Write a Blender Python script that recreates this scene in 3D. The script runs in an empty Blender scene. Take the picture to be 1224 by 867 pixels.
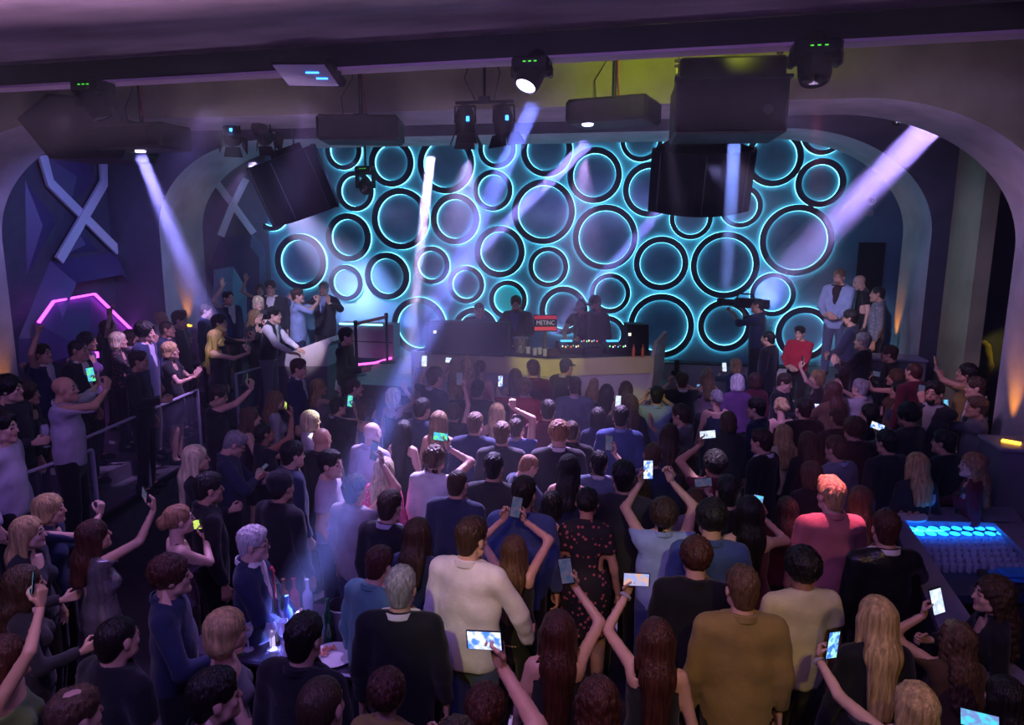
import bpy, bmesh, math, random
import numpy as np
from mathutils import Vector, Matrix
random.seed(7); np.random.seed(7)
R = math.radians
scn = bpy.context.scene
COL = scn.collection

# ------------------------------------------------------------------ camera
FPX, CX, CY = 850.0, 612.0, 433.5
CAM = Vector((0, 0, 3.7))
YAW, PITCH, ROLL = R(11.5), R(10.2), R(0.35)
cam = bpy.data.cameras.new('camera'); cam_o = bpy.data.objects.new('camera', cam); COL.objects.link(cam_o)
cam.sensor_width = 36; cam.lens = FPX / 1224 * 36; cam.clip_start = .05; cam.clip_end = 200
CROT = Matrix.Rotation(YAW, 3, 'Z') @ Matrix.Rotation(math.pi / 2 - PITCH, 3, 'X') @ Matrix.Rotation(ROLL, 3, 'Z')
cam_o.matrix_world = Matrix.Translation(CAM) @ CROT.to_4x4()
scn.camera = cam_o

def ray(px, py):
    return CROT @ Vector(((px - CX) / FPX, -(py - CY) / FPX, -1))
def at_z(px, py, z):
    d = ray(px, py); return CAM + d * ((z - CAM.z) / d.z)
def at_y(px, py, y):
    d = ray(px, py); return CAM + d * ((y - CAM.y) / d.y)
def at_x(px, py, x):
    d = ray(px, py); return CAM + d * ((x - CAM.x) / d.x)
def at_plane(px, py, p0, n):
    d = ray(px, py); n = Vector(n); return CAM + d * ((Vector(p0) - CAM).dot(n) / d.dot(n))
def depth(p):
    return -((CROT.transposed() @ (Vector(p) - CAM)).z)

# ------------------------------------------------------------------ world, exposure
w = bpy.data.worlds.new('world'); scn.world = w; w.use_nodes = True
w.node_tree.nodes['Background'].inputs[0].default_value = (.20, .11, .42, 1)
w.node_tree.nodes['Background'].inputs[1].default_value = .10
scn.view_settings.view_transform = 'Standard'; scn.view_settings.look = 'None'
scn.view_settings.exposure = 0; scn.view_settings.gamma = 1; scn.view_settings.use_curve_mapping = False
scn.cycles.max_bounces = 6; scn.cycles.diffuse_bounces = 2; scn.cycles.glossy_bounces = 2
scn.cycles.transmission_bounces = 4; scn.cycles.volume_bounces = 0; scn.cycles.transparent_max_bounces = 12
scn.cycles.sample_clamp_indirect = 3; scn.cycles.caustics_reflective = False; scn.cycles.caustics_refractive = False
scn.cycles.use_denoising = True

# ------------------------------------------------------------------ lamps of the club (some housings are built further down) and added fills
def spot(name, src, tgt, col, power, deg, blend=.25, size=.04):
    l = bpy.data.lights.new(name, 'SPOT'); l.color = col; l.energy = power; l.spot_size = R(deg); l.spot_blend = blend; l.shadow_soft_size = size
    o = bpy.data.objects.new(name, l); COL.objects.link(o); o.location = src
    o.rotation_euler = (Vector(tgt) - Vector(src)).to_track_quat('-Z', 'Y').to_euler(); return o
def area(name, src, tgt, col, power, sx, sy=None):
    l = bpy.data.lights.new(name, 'AREA'); l.color = col; l.energy = power; l.shape = 'RECTANGLE'; l.size = sx; l.size_y = sy or sx
    o = bpy.data.objects.new(name, l); COL.objects.link(o); o.location = src
    o.rotation_euler = (Vector(tgt) - Vector(src)).to_track_quat('-Z', 'Y').to_euler(); return o
def point(name, src, col, power, size=.05):
    l = bpy.data.lights.new(name, 'POINT'); l.color = col; l.energy = power; l.shadow_soft_size = size
    o = bpy.data.objects.new(name, l); COL.objects.link(o); o.location = src; return o
VIO, LIL, BLU = (.27, .25, 1), (.56, .48, 1), (.16, .22, 1)
# beams that show in the haze: source, target, colour, power, cone angle, haze density in the beam, label
BEAMS = [
 (at_y(168, 186, 8.05), at_y(262, 415, 11.2), VIO, 11, 8.5, .55, 'violet light beam from the left effect projector down to terrace'),
 (at_y(639, 124, 6.1), at_z(335, 765, .95), (.20, .25, 1), 10, 4.5, .12, 'blue light beam from the centre moving head to drinks table'),
 (at_y(702, 172, 8.0), at_y(500, 372, 13.6), VIO, 11, 2.6, .30, 'thin violet beam crossing the rings down to the left'),
 (at_y(862, 168, 10.9), at_y(660, 400, 12.6), VIO, 10, 3.6, .34, 'violet beam from behind right loudspeaker to the headphone man'),
 (at_y(878, 170, 8.2), at_y(868, 345, 9.4), (.20, .32, 1), 3.0, 3.0, .9, 'short blue beam hanging in front of the right loudspeaker'),
 (at_y(1114, 148, 9.6), at_y(925, 340, 13.9), (.40, .28, 1), 34, 7.5, .36, 'wide violet beam slanting from the right arch across rings'),
 (at_y(515, 186, 10.8), at_y(487, 445, 12.4), LIL, 16, 4.0, .8, 'bright white violet vertical beam left of the booth'),
 (at_y(300, 196, 10.6), at_y(432, 352, 14.1), LIL, 80, 22, .14, 'pale wide violet glow behind the left loudspeaker')]
for (s_, t_, c_, p_, d_, _, lab_) in BEAMS:
    l_ = area('beam_lamp', s_, t_, c_, p_, .34 if 'wide violet beam' in lab_ else .14); l_.data.shape = 'DISK'; l_.data.spread = R(d_)
# lamps on the stage truss that strike the crowd
spot('crowd_lamp', at_y(560, 190, 9.0), at_z(530, 555, 1.4), (.56, .42, 1), 4000, 42, .8)
spot('crowd_lamp', at_y(700, 185, 9.5), at_z(665, 525, 1.5), (.64, .42, 1), 3200, 36, .8)
spot('crowd_lamp', at_y(700, 185, 9.5), at_z(668, 515, 1.6), (1, .72, .9), 2500, 7, .7)
spot('crowd_lamp', at_y(606, 196, 7.6), at_z(520, 548, 1.5), (.92, .70, 1), 1200, 11, .7)
spot('crowd_lamp', at_y(975, 104, 6.0), at_z(993, 606, 1.62), (1, .22, .42), 1700, 13, .7)
spot('crowd_lamp', at_y(790, 105, 6.4), at_z(856, 560, 1.6), (.74, .55, 1), 1500, 8, .6)
spot('crowd_lamp', at_y(868, 178, 7.0), at_y(975, 385, 11.8), (.75, .6, 1), 900, 24, .8)  # added to brighten the boy in red
spot('crowd_lamp', at_y(365, 118, 6.0), at_z(330, 770, .9), (.52, .30, 1), 420, 30, .7)
spot('crowd_lamp', at_y(250, 120, 6.4), at_z(110, 690, 1.3), (.50, .32, 1), 420, 40, .8)
spot('crowd_lamp', at_y(294, 200, 8.3), at_y(190, 420, 8.3), (.62, .36, 1), 800, 34, .8)
spot('crowd_lamp', at_y(250, 120, 6.4), at_y(352, 385, 11.2), (.62, .55, 1), 1500, 20, .7)
spot('crowd_lamp', at_y(450, 184, 7.6), at_y(368, 422, 10.7), (.95, .75, .95), 900, 7, .6)
spot('crowd_lamp', at_y(560, 190, 9.5), at_z(372, 510, 1.5), (.95, .9, 1), 3500, 5, .6)
spot('crowd_lamp', at_y(868, 178, 7.0), at_z(930, 470, 1.6), (.50, .30, .95), 650, 34, .8)
spot('crowd_lamp', at_y(868, 178, 7.0), at_z(1120, 480, 1.6), (.70, .32, .60), 280, 26, .8)
# washes above the balcony behind the camera, two behind the track, then added fills
spot('wash_lamp', (-1.0, -.4, 5.3), at_z(562, 735, 1.2), (.95, .86, .18), 330, 11, .8)
spot('wash_lamp', (1.0, -.4, 5.3), at_z(800, 640, 1.3), (.85, .80, .25), 330, 9, .8)
spot('wash_lamp', (1.0, -.4, 5.3), at_z(860, 800, 1.2), (.9, .68, .07), 190, 22, .8)
spot('wash_lamp', (2.4, -.4, 5.3), at_z(1075, 790, 1.2), (1, .58, .2), 150, 24, .8)
spot('wash_lamp', (-2.0, 0, 5.3), at_z(20, 800, 1.2), (1, .58, .18), 160, 22, .8)
spot('wash_lamp', (-1.0, 0, 5.3), at_z(600, 640, 1.6), (1, .45, .20), 260, 16, .8)
spot('wash_lamp', (-.2, -.6, 5.2), at_z(730, 780, 1.4), (1, .46, .10), 170, 24, .8)
spot('wash_lamp', (-3.0, .5, 5.1), at_y(258, 418, 9.4), (.75, .85, .12), 1300, 4.5, .6)
spot('wash_lamp', (1.0, .5, 5.1), at_z(768, 484, 1.4), (.72, .74, .08), 1000, 4.5, .6)
spot('wash_lamp', (-.5, .5, 5.1), at_z(655, 432, 1.8), (.9, .85, .15), 1500, 7, .7)
spot('wash_lamp', at_y(745, 48, 7.0), at_y(770, 92, 8.2), (.62, .70, .05), 40, 120, .9)
spot('wash_lamp', at_y(890, 52, 7.0), at_y(890, 70, 8.2), (.62, .70, .05), 18, 110, .9)
area('violet_fill', (-2, 1.0, 5.35), (-2.4, 7, 0), (.32, .20, .85), 235, 6, 1.5)  # broad violet fill added over the crowd, no fixture belongs to it
area('ceiling_fill', (-2.5, 4.6, 4.4), (-2.5, 3.0, 6), (.55, .34, .60), 190, 9, .4)  # added fill in mid-air that brightens the ceiling
area('arch_fill', (-2.5, 7.3, 4.0), (-2.5, 8.6, 6), (.60, .42, .80), 38, 11, .3)  # added fill strips that brighten the two arches from mid-air
area('arch_fill', (-2.5, 10.9, 4.2), (-2.5, 12.4, 6), (.50, .44, .85), 30, 10, .3)
spot('wall_fill', (-4, 8.9, 4.9), (-9.4, 12.2, 3.0), (.42, .46, 1), 420, 34, .9)  # added fill spots that brighten piers and bay walls, without fixtures
spot('wall_fill', (-6.5, 9.4, 4.9), (-10.2, 10.6, 3.4), (.20, .22, 1), 280, 70, .9)
spot('wall_fill', (-4.5, 10.4, 4.8), (-8.7, 13.7, 3.2), (.30, .36, 1), 380, 40, .9)
spot('wall_fill', (-6.0, 6.6, 4.9), (-10.2, 8.8, 3.0), (.75, .45, .75), 160, 40, .9)
spot('wall_fill', (1.0, 7.0, 4.8), (4.0, 9.0, 3.2), (.50, .34, .85), 260, 50, .9)
spot('wall_fill', (.5, 9.8, 4.6), (4.2, 11.8, 3.0), (.45, .42, .9), 160, 50, .9)
spot('booth_lamp', (0, .5, 5.1), at_z(735, 455, 1.4), (.72, .52, .85), 900, 9, .8)  # added to brighten the dim booth front
spot('bar_lamp', (6.5, 10.5, 4.0), (4.85, 12.0, 1.8), (1, .85, .10), 170, 11, .7)
for (px_, py_, xw, p_) in ((1070, 410, 4.0, 34), (1208, 512, 4.0, 46), (226, 388, -9.15, 40), (4, 478, -9.85, 26)):
    q_ = at_x(px_, py_, xw); spot('pier_uplight', q_ + Vector((-.16 if xw > 0 else .16, 0, -.05)), q_ + Vector((.02 if xw > 0 else -.02, 0, .8)), (1, .34, .03), p_, 50, .9)

# ------------------------------------------------------------------ materials
MATS = {}
def mat(name, col=(.5, .5, .5), rough=.6, metal=0, bump=0, scale=40, emit=None, estr=1, var=0, vscale=6, alpha=1, trans=0, coat=0, sheen=0, spec=.5, stretch=(1, 1, 1)):
    if name in MATS: return MATS[name]
    m = bpy.data.materials.new(name); MATS[name] = m; m.use_nodes = True
    nt = m.node_tree; b = nt.nodes['Principled BSDF']
    b.inputs['Base Color'].default_value = (*col, 1); b.inputs['Roughness'].default_value = rough; b.inputs['Metallic'].default_value = metal
    b.inputs['Specular IOR Level'].default_value = spec
    b.inputs['Alpha'].default_value = alpha; b.inputs['Transmission Weight'].default_value = trans; b.inputs['Coat Weight'].default_value = coat; b.inputs['Sheen Weight'].default_value = sheen
    if emit: b.inputs['Emission Color'].default_value = (*emit, 1); b.inputs['Emission Strength'].default_value = estr
    if bump or var:
        tc = nt.nodes.new('ShaderNodeTexCoord'); mp = nt.nodes.new('ShaderNodeMapping'); mp.inputs['Scale'].default_value = stretch
        nt.links.new(tc.outputs['Object'], mp.inputs['Vector'])
    if bump:
        n = nt.nodes.new('ShaderNodeTexNoise'); n.inputs['Scale'].default_value = scale; n.inputs['Detail'].default_value = 3
        bp = nt.nodes.new('ShaderNodeBump'); bp.inputs['Strength'].default_value = bump; bp.inputs['Distance'].default_value = .02
        nt.links.new(mp.outputs[0], n.inputs['Vector']); nt.links.new(n.outputs[0], bp.inputs['Height']); nt.links.new(bp.outputs[0], b.inputs['Normal'])
    if var:
        n = nt.nodes.new('ShaderNodeTexNoise'); n.inputs['Scale'].default_value = vscale; n.inputs['Detail'].default_value = 4
        r = nt.nodes.new('ShaderNodeValToRGB'); r.color_ramp.elements[0].position = .3; r.color_ramp.elements[1].position = .7
        r.color_ramp.elements[0].color = (*[c * (1 - var) for c in col], 1); r.color_ramp.elements[1].color = (*[min(1, c * (1 + var)) for c in col], 1)
        nt.links.new(mp.outputs[0], n.inputs['Vector']); nt.links.new(n.outputs[0], r.inputs[0]); nt.links.new(r.outputs[0], b.inputs['Base Color'])
    return m

# ------------------------------------------------------------------ mesh helpers
class MB:
    def __init__(s): s.v = []; s.f = []; s.m = []; s.mi = 0
    def add(s, vs, fs):
        o = len(s.v); s.v += [tuple(v) for v in vs]; s.f += [tuple(i + o for i in f) for f in fs]; s.m += [s.mi] * len(fs); return s
    def box(s, c, d, rot=None, bev=0):
        x, y, z = [k / 2 for k in d]; c = Vector(c)
        if bev > 0:
            b = min(bev, x * .9, y * .9, z * .9); vs = []
            for sx in (-1, 1):
                for sy in (-1, 1):
                    for sz in (-1, 1):
                        vs += [(sx * (x - b), sy * (y - b), sz * z), (sx * (x - b), sy * y, sz * (z - b)), (sx * x, sy * (y - b), sz * (z - b))]
            I = lambda sx, sy, sz, k: ((sx > 0) * 4 + (sy > 0) * 2 + (sz > 0)) * 3 + k
            fs = []
            for q in (-1, 1):
                fs.append([I(-1, -1, q, 0), I(1, -1, q, 0), I(1, 1, q, 0), I(-1, 1, q, 0)][::q])
                fs.append([I(-1, q, -1, 1), I(1, q, -1, 1), I(1, q, 1, 1), I(-1, q, 1, 1)][::-q])
                fs.append([I(q, -1, -1, 2), I(q, 1, -1, 2), I(q, 1, 1, 2), I(q, -1, 1, 2)][::q])
                for p in (-1, 1):
                    fs.append([I(-1, p, q, 0), I(1, p, q, 0), I(1, p, q, 1), I(-1, p, q, 1)][::-p * q])
                    fs.append([I(p, -1, q, 0), I(p, 1, q, 0), I(p, 1, q, 2), I(p, -1, q, 2)][::p * q])
                    fs.append([I(p, q, -1, 1), I(p, q, 1, 1), I(p, q, 1, 2), I(p, q, -1, 2)][::-p * q])
            for sx in (-1, 1):
                for sy in (-1, 1):
                    for sz in (-1, 1): fs.append([I(sx, sy, sz, k) for k in range(3)][::-sx * sy * sz])
        else:
            vs = [(-x, -y, -z), (x, -y, -z), (x, y, -z), (-x, y, -z), (-x, -y, z), (x, -y, z), (x, y, z), (-x, y, z)]
            fs = [(0, 3, 2, 1), (4, 5, 6, 7), (0, 1, 5, 4), (1, 2, 6, 5), (2, 3, 7, 6), (3, 0, 4, 7)]
        M = rot if rot is not None else Matrix.Identity(3)
        return s.add([c + M @ Vector(v) for v in vs], fs)
    def tube(s, pts, r, n=8, cap=True):
        pts = [Vector(p) for p in pts]; rs = r if isinstance(r, (list, tuple)) else [r] * len(pts); rings = []; up = None
        for i, p in enumerate(pts):
            t = (pts[min(i + 1, len(pts) - 1)] - pts[max(i - 1, 0)]).normalized()
            a = Vector((0, 0, 1)) if abs(t.z) < .9 else Vector((1, 0, 0))
            u = up - t * up.dot(t) if up is not None and (up - t * up.dot(t)).length > .1 else a.cross(t)
            u.normalize(); up = u; v = t.cross(u)
            rings.append([p + (u * math.cos(2 * math.pi * k / n) + v * math.sin(2 * math.pi * k / n)) * rs[i] for k in range(n)])
        vs = [q for g in rings for q in g]; fs = []
        for i in range(len(pts) - 1):
            for k in range(n): fs.append((i * n + k, i * n + (k + 1) % n, (i + 1) * n + (k + 1) % n, (i + 1) * n + k))
        if cap: fs += [tuple(range(n))[::-1], tuple((len(pts) - 1) * n + k for k in range(n))]
        return s.add(vs, fs)
    def lathe(s, prof, n=24, M=None, c=(0, 0, 0), closed=False):
        # prof: list of (radius, z)
        M = M or Matrix.Identity(3); c = Vector(c); vs = []; fs = []; m = len(prof)
        for (r, z) in prof:
            for k in range(n):
                a = 2 * math.pi * k / n; vs.append(c + M @ Vector((r * math.cos(a), r * math.sin(a), z)))
        for i in range(m if closed else m - 1):
            j = (i + 1) % m
            for k in range(n): fs.append((i * n + k, i * n + (k + 1) % n, j * n + (k + 1) % n, j * n + k))
        if not closed:
            if prof[0][0] > 1e-5: fs.append(tuple(range(n))[::-1])
            if prof[-1][0] > 1e-5: fs.append(tuple((m - 1) * n + k for k in range(n)))
        return s.add(vs, fs)
    def prism(s, poly, d):
        # poly: list of 3D points, extruded by vector d
        n = len(poly); d = Vector(d); vs = [Vector(p) for p in poly] + [Vector(p) + d for p in poly]
        return s.add(vs, [tuple(range(n))[::-1], tuple(range(n, 2 * n))] + [(k, (k + 1) % n, n + (k + 1) % n, n + k) for k in range(n)])
    def mesh(s, name, mats, smooth=False):
        me = bpy.data.meshes.new(name); me.from_pydata(s.v, [], s.f)
        for m in (mats if isinstance(mats, (list, tuple)) else [mats]): me.materials.append(m)
        if any(s.m): me.polygons.foreach_set('material_index', s.m)
        bm = bmesh.new(); bm.from_mesh(me); bmesh.ops.recalc_face_normals(bm, faces=bm.faces); bm.to_mesh(me); bm.free()
        if smooth:
            me.polygons.foreach_set('use_smooth', [True] * len(me.polygons))
            me.set_sharp_from_angle(angle=R(40))
        return me
    def obj(s, name, mats, parent=None, smooth=False):
        return link(name, s.mesh(name, mats, smooth), parent)
def link(name, me, parent=None, loc=None, rot=None):
    o = bpy.data.objects.new(name, me); COL.objects.link(o)
    if loc is not None: o.location = loc
    if rot is not None: o.rotation_euler = rot
    if parent: o.parent = parent
    return o
def tag(o, label=None, cat=None, group=None, kind=None):
    if label: o['label'] = label
    if cat: o['category'] = cat
    if group: o['group'] = group
    if kind: o['kind'] = kind
    return o
def thing(name, label, cat, loc=(0, 0, 0), rot=None, group=None):
    return tag(link(name, None, None, loc, rot), label, cat, group)
def struct(o, label=None): return tag(o, label, kind='structure')
def aim(d, up=(0, 0, 1)):
    # rotation whose +Z axis points along d
    return Vector(d).to_track_quat('Z', 'Y').to_matrix()
# ================================================================== THE ROOM
M_plaster = mat('plaster', (.42, .38, .42), .85, bump=.25, scale=14, var=.22, vscale=2.2)
M_header = mat('olive_lit_plaster', (.32, .32, .18), .85, bump=.25, scale=14, var=.2, vscale=2)  # yellow-green light on the header is mixed into this base colour
M_ceil = mat('ceiling_plaster', (.46, .38, .42), .55, bump=.2, scale=5, var=.5, vscale=1.3, stretch=(.5, 1.6, 1))  # cloudy light patches put into the colour as stretched noise
M_black = mat('black_metal', (.007, .007, .010), .5, bump=.06, scale=60, spec=.2)
M_blackp = mat('black_plastic', (.008, .008, .012), .55, spec=.2)
M_floor = mat('dark_floor', (.05, .04, .06), .35, bump=.08, scale=20, var=.3)
M_dwall = mat('dark_wall', (.06, .055, .09), .7, bump=.1, scale=10, var=.2)
M_navy = mat('navy_panel', (.075, .05, .16), .45, bump=.04, scale=8, var=.12, vscale=2)
M_strip = mat('white_strip', (.72, .70, .80), .5)
M_white = mat('white_lacquer', (.62, .56, .60), .4, var=.06)
M_cream = mat('cream_lacquer', (.60, .55, .42), .4, var=.06)
M_teal = mat('teal_wall', (.15, .38, .52), .5, var=.10, vscale=3)
M_plat = mat('platform_grey', (.12, .11, .14), .6, bump=.1, scale=20, var=.2)
M_wood = mat('stage_boards', (.20, .16, .15), .45, bump=.08, scale=12, var=.2)

def slab(name, lo, hi, m, label=None, parent=None):
    lo, hi = Vector(lo), Vector(hi)
    o = MB().box((lo + hi) / 2, hi - lo).obj(name, m, parent)
    return struct(o, label) if parent is None else o
YW = 14.2
slab('floor', (-13, -2, -.2), (9, 16, 0), M_floor, 'dark dance floor under the crowd')
ZC = 5.42; CL, CR = at_z(0, 79, ZC), at_z(1224, 1, ZC); CD = (CR - CL).normalized(); CL2, CR2 = CL - CD * 4, CR + CD * 3
struct(MB().prism([CL2, CR2, (CR2.x, -3, ZC), (CL2.x, -3, ZC)], (0, 0, .4)).obj('ceiling', M_ceil), 'plaster ceiling with cloudy light in its colour above the crowd')
slab('ceiling_raised', (-13, 5.2, 6.6), (9, 15, 6.8), M_dwall, 'dark raised ceiling behind the lighting track')
slab('wall_left', (-13.2, -2, 0), (-13, 16, 6.8), M_dwall, 'dark far left wall')
slab('wall_right', (9, -2, 0), (9.2, 16, 6.8), M_dwall, 'dark far right wall of the bar room')
wb = slab('wall_back', (-9.2, YW, 0), (5.2, YW + .2, 6.8), M_teal, 'teal back wall with round light rings behind the stage')
# plinth along the foot of the back wall
slab('trim_1', (-4.2, YW - .25, .3), (4.2, YW, 1.25), M_white, 'white plinth along the foot of the back wall')
slab('trim_2', (-4.3, YW - .28, 1.25), (4.3, YW, 1.275), M_black, 'thin dark ledge on top of the wall plinth')

def arch(name, y0, y1, xl, xr, zt, rx, rz, label, mats, x0=-12.5, x1=8.5, z1=6.6):
    n = 22; inner = [(xl, 0)]; outer = [(x0, 0)]
    for k in range(n + 1):
        a = math.pi - k / n * math.pi / 2
        inner.append((xl + rx + rx * math.cos(a), zt - rz + rz * math.sin(a))); t = k / n
        outer.append((x0, z1 * (.35 + .65 * min(1, t * 2))) if t <= .5 else (x0 + (t - .5) * 2 * (xl + rx - x0), z1))
    for k in range(n + 1):
        a = math.pi / 2 - k / n * math.pi / 2
        inner.append((xr - rx + rx * math.cos(a), zt - rz + rz * math.sin(a))); t = k / n
        outer.append((xr - rx + t * 2 * (x1 - xr + rx), z1) if t <= .5 else (x1, z1 * (1 - .65 * (t - .5) * 2)))
    inner.append((xr, 0)); outer.append((x1, 0)); m = len(inner)
    b = MB()
    for y, flip in ((y0, 1), (y1, -1)):
        b.mi = 1
        b.add([(x, y, z) for x, z in inner] + [(x, y, z) for x, z in outer], [(k, k + 1, m + k + 1, m + k)[::flip] for k in range(m - 1)])
    b.mi = 0
    b.add([(x, y0, z) for x, z in inner] + [(x, y1, z) for x, z in inner], [(k, m + k, m + k + 1, k + 1) for k in range(m - 1)])
    o = b.obj(name, mats, None, True); struct(o, label); return o
arch('arch_front', 8.2, 9.25, -9.85, 4.0, 5.1, 2.1, 1.55, 'wide rounded plaster arch over the dance floor', [M_plaster, M_header])
arch('arch_rear', 11.9, 13.2, -9.15, 4.0, 5.32, 2.2, 1.6, 'second rounded plaster arch framing the light wall', [M_plaster, M_dwall])

# ------------------------------------------------ side bays
slab('wall_bay_left', (-10.35, 9.25, 0), (-10.2, 11.9, 6.6), M_dwall, 'dark left bay wall between the arches')
W0, W1 = Vector((-9.15, 13.2, 0)), Vector((-8.25, YW, 0)); WN = Vector(((W1 - W0).y, -(W1 - W0).x, 0)).normalized()
struct(MB().prism([W0, W1, W1 - WN * .1, W0 - WN * .1], (0, 0, 6.6)).obj('wall_stage_left', M_dwall), 'dark slanting side wall at the left of the stage')
slab('wall_stage_right', (5.0, 13.2, 0), (5.2, YW, 6.6), M_dwall, 'dark right side wall of the stage')
slab('wall_bay_right', (4.25, 10.9, 0), (4.45, 11.9, 6.6), M_header, 'brown plaster wall between the right piers')
slab('wall_bar_room', (4.45, 13.0, 0), (9, 13.2, 6.6), M_dwall, 'dark wall of the side room')

# light strips and hexagonal relief panels of the left bay
def on_wall(px, py, X): return at_x(px, py, X)
def strip_path(name, pts, wdt, m, parent, nrm=Vector((1, 0, 0)), th=.05):
    # a continuous flat strip through 3D points
    b = MB(); L = []
    for i, p in enumerate(pts):
        t = (pts[min(i + 1, len(pts) - 1)] - pts[max(i - 1, 0)]).normalized(); s = nrm.cross(t).normalized() * wdt / 2; L.append((p - s, p + s))
    for i in range(len(pts) - 1):
        q = [L[i][0], L[i][1], L[i + 1][1], L[i + 1][0]]; b.prism(q, nrm * th)
    return b.obj(name, m, parent)
def relief(name, label, X, ox, sc_pts, centre_px, rise, m, led=None):
    pass
XL = -10.195
root = thing('hexagonal_panel', 'large dark hexagonal wall relief with magenta glowing edge in left bay', 'wall panel', (XL, 10.5, 0))
def rel(o): o.parent = root; o.matrix_parent_inverse = Matrix.Translation(-Vector(root.location)); return o
hx = [on_wall(*p, XL) for p in ((22, 440), (22, 405), (60, 312), (140, 301), (183, 345), (186, 440))]
b = MB(); inn = [p + Vector((.32, 0, 0)) + (on_wall(100, 395, XL) - p) * .30 for p in hx]
b.add(hx + inn, [(k, (k + 1) % 6, 6 + (k + 1) % 6, 6 + k) for k in range(6)]); rel(b.obj('outer_facet', M_navy))
hx2 = [on_wall(*p, XL) + Vector((.20, 0, 0)) for p in ((26, 440), (30, 385), (48, 360), (98, 351), (142, 393), (140, 440))]
ctr = on_wall(72, 418, XL) + Vector((.55, 0, 0))
b = MB(); b.add(hx2 + [ctr], [(k, (k + 1) % 6, 6) for k in range(6)]); rel(b.obj('inner_facet', M_navy))
M_mag = mat('magenta_led', (.1, 0, .1), .4, emit=(.75, .06, 1), estr=5)
rel(strip_path('led_strip', [p + Vector((.04, 0, 0)) for p in hx2[1:5]], .030, M_mag, None))
rel(MB().box(on_wall(72, 424, XL) + Vector((.62, 0, 0)), (.06, .30, .10)).obj('led_strip', M_mag))
for n_, pts in enumerate((((45, 186), (54, 219), (136, 300)), ((116, 192), (117, 219), (63, 311)))):
    P = [on_wall(*p, XL) + Vector((.07 + .03 * n_, 0, 0)) for p in pts]
    tag(strip_path('white_strip', P, .17, M_strip, None, th=.05), ('white wall strip running down to the right in left bay', 'white wall strip running down to the left in left bay')[n_], 'wall strip', 'crossing white strips in the left bay')
b = MB()
for tri in (((30, 215), (68, 265), (32, 330)), ((78, 305), (90, 272), (118, 300)), ((60, 190), (105, 190), (112, 215), (84, 245), (62, 215))):
    c = sum((on_wall(*p, XL) for p in tri), Vector()) / len(tri) + Vector((.12, 0, 0)); P = [on_wall(*p, XL) for p in tri]
    b.add(P + [c], [(k, (k + 1) % len(P), len(P)) for k in range(len(P))])
tag(b.obj('facet_panel', M_navy), 'small dark faceted relief behind the crossing white strips', 'wall panel')
# stage side, second relief
def on_w2(px, py, off=0): return at_plane(px, py, W0 + WN * .003, WN) + WN * off
root = thing('hexagonal_panel', 'dark blue hexagonal wall relief beside the stage light wall', 'wall panel', (-8.7, 13.7, 0))
hx = [on_w2(*p) for p in ((250, 400), (250, 318), (264, 284), (302, 279), (318, 300), (318, 400))]
ctr = on_w2(282, 330)
inn = [p + WN * .16 + (ctr - p) * .30 for p in hx]
b = MB(); b.add(hx + inn, [(k, (k + 1) % 6, 6 + (k + 1) % 6, 6 + k) for k in range(6)]); b.add(inn, [(0, 1, 2, 3, 4, 5)]); rel(b.obj('outer_facet', M_navy))
M_lb = mat('pale_blue_panel', (.20, .34, .52), .45, var=.1)
hx2 = [on_w2(*p, .3) for p in ((250, 400), (251, 322), (274, 318), (290, 345), (290, 395))]
b = MB(); b.add(hx2 + [on_w2(270, 372, .5)], [(k, (k + 1) % 5, 5) for k in range(5)]); rel(b.obj('inner_facet', M_lb))
for n_, pts in enumerate((((257, 218), (278, 246), (302, 279)), ((292, 214), (276, 246), (262, 282)))):
    P = [on_w2(*p, .05 + .045 * n_) for p in pts]
    tag(strip_path('white_strip', P, .14, M_strip, None, WN, th=.04), ('white wall strip running down to the right beside the light wall', 'white wall strip running down to the left beside the light wall')[n_], 'wall strip', 'crossing white strips beside the stage')
# strip in the side room on the right
P = [at_y(1164, 296, 12.95), at_y(1200, 236, 12.95)]
tag(strip_path('white_strip', P, .22, M_strip, None, Vector((0, -1, 0)), .04), 'slanting pale strip on the dark side room wall at right', 'wall strip')
slab('door_1', tuple(at_y(1013, 440, YW) + Vector((0, -.06, -.3))), tuple(at_y(1058, 290, YW)), M_blackp, 'dark doorway at the right end of the light wall')

# ------------------------------------------------ platforms
slab('stage_floor', (-5.4, 11.2, 0), (-3.7, YW, 1.15), M_wood, 'pale stage floor left of the booth')
slab('stage_pit', (-3.7, 10.75, 0), (.25, YW - .25, .95), M_plat, 'dark floor behind the booth')
slab('stage_guest_floor', (-9.0, 10.85, 0), (-5.4, YW, .95), M_plat, 'raised guest floor at stage left')
slab('stage_step', (-4.0, 8.9, 0), (.2, 9.85, .30), M_plat, 'low step in front of the stage')
slab('terrace_right_floor', (2.15, 9.6, 0), (4.0, YW - .25, .62), M_plat, 'raised floor at the right of the stage')
slab('terrace_right_seat', (2.7, 11.0, .62), (4.0, YW - .25, 1.30), M_plat, 'high seat platform by the right pier')
slab('side_room_floor', (4.45, 8.2, 0), (9, 13.0, .62), M_plat, 'floor of the side room')
TA, TB, TC = at_z(-60, 700, .5), at_z(150, 600, .5), at_z(245, 543, .5)
struct(MB().prism([(TA.x, TA.y, 0), (TB.x, TB.y, 0), (TC.x, TC.y, 0), (-5.9, 10.85, 0), (-12.9, 10.85, 0), (-12.9, TA.y, 0)], (0, 0, .5)).obj('terrace_left_floor', M_plat), 'raised guest terrace behind the glass rail')
slab('terrace_left_step', (-12.9, 7.2, .5), (-6.75, 10.85, .7), M_plat, 'upper step of the left terrace')
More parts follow.
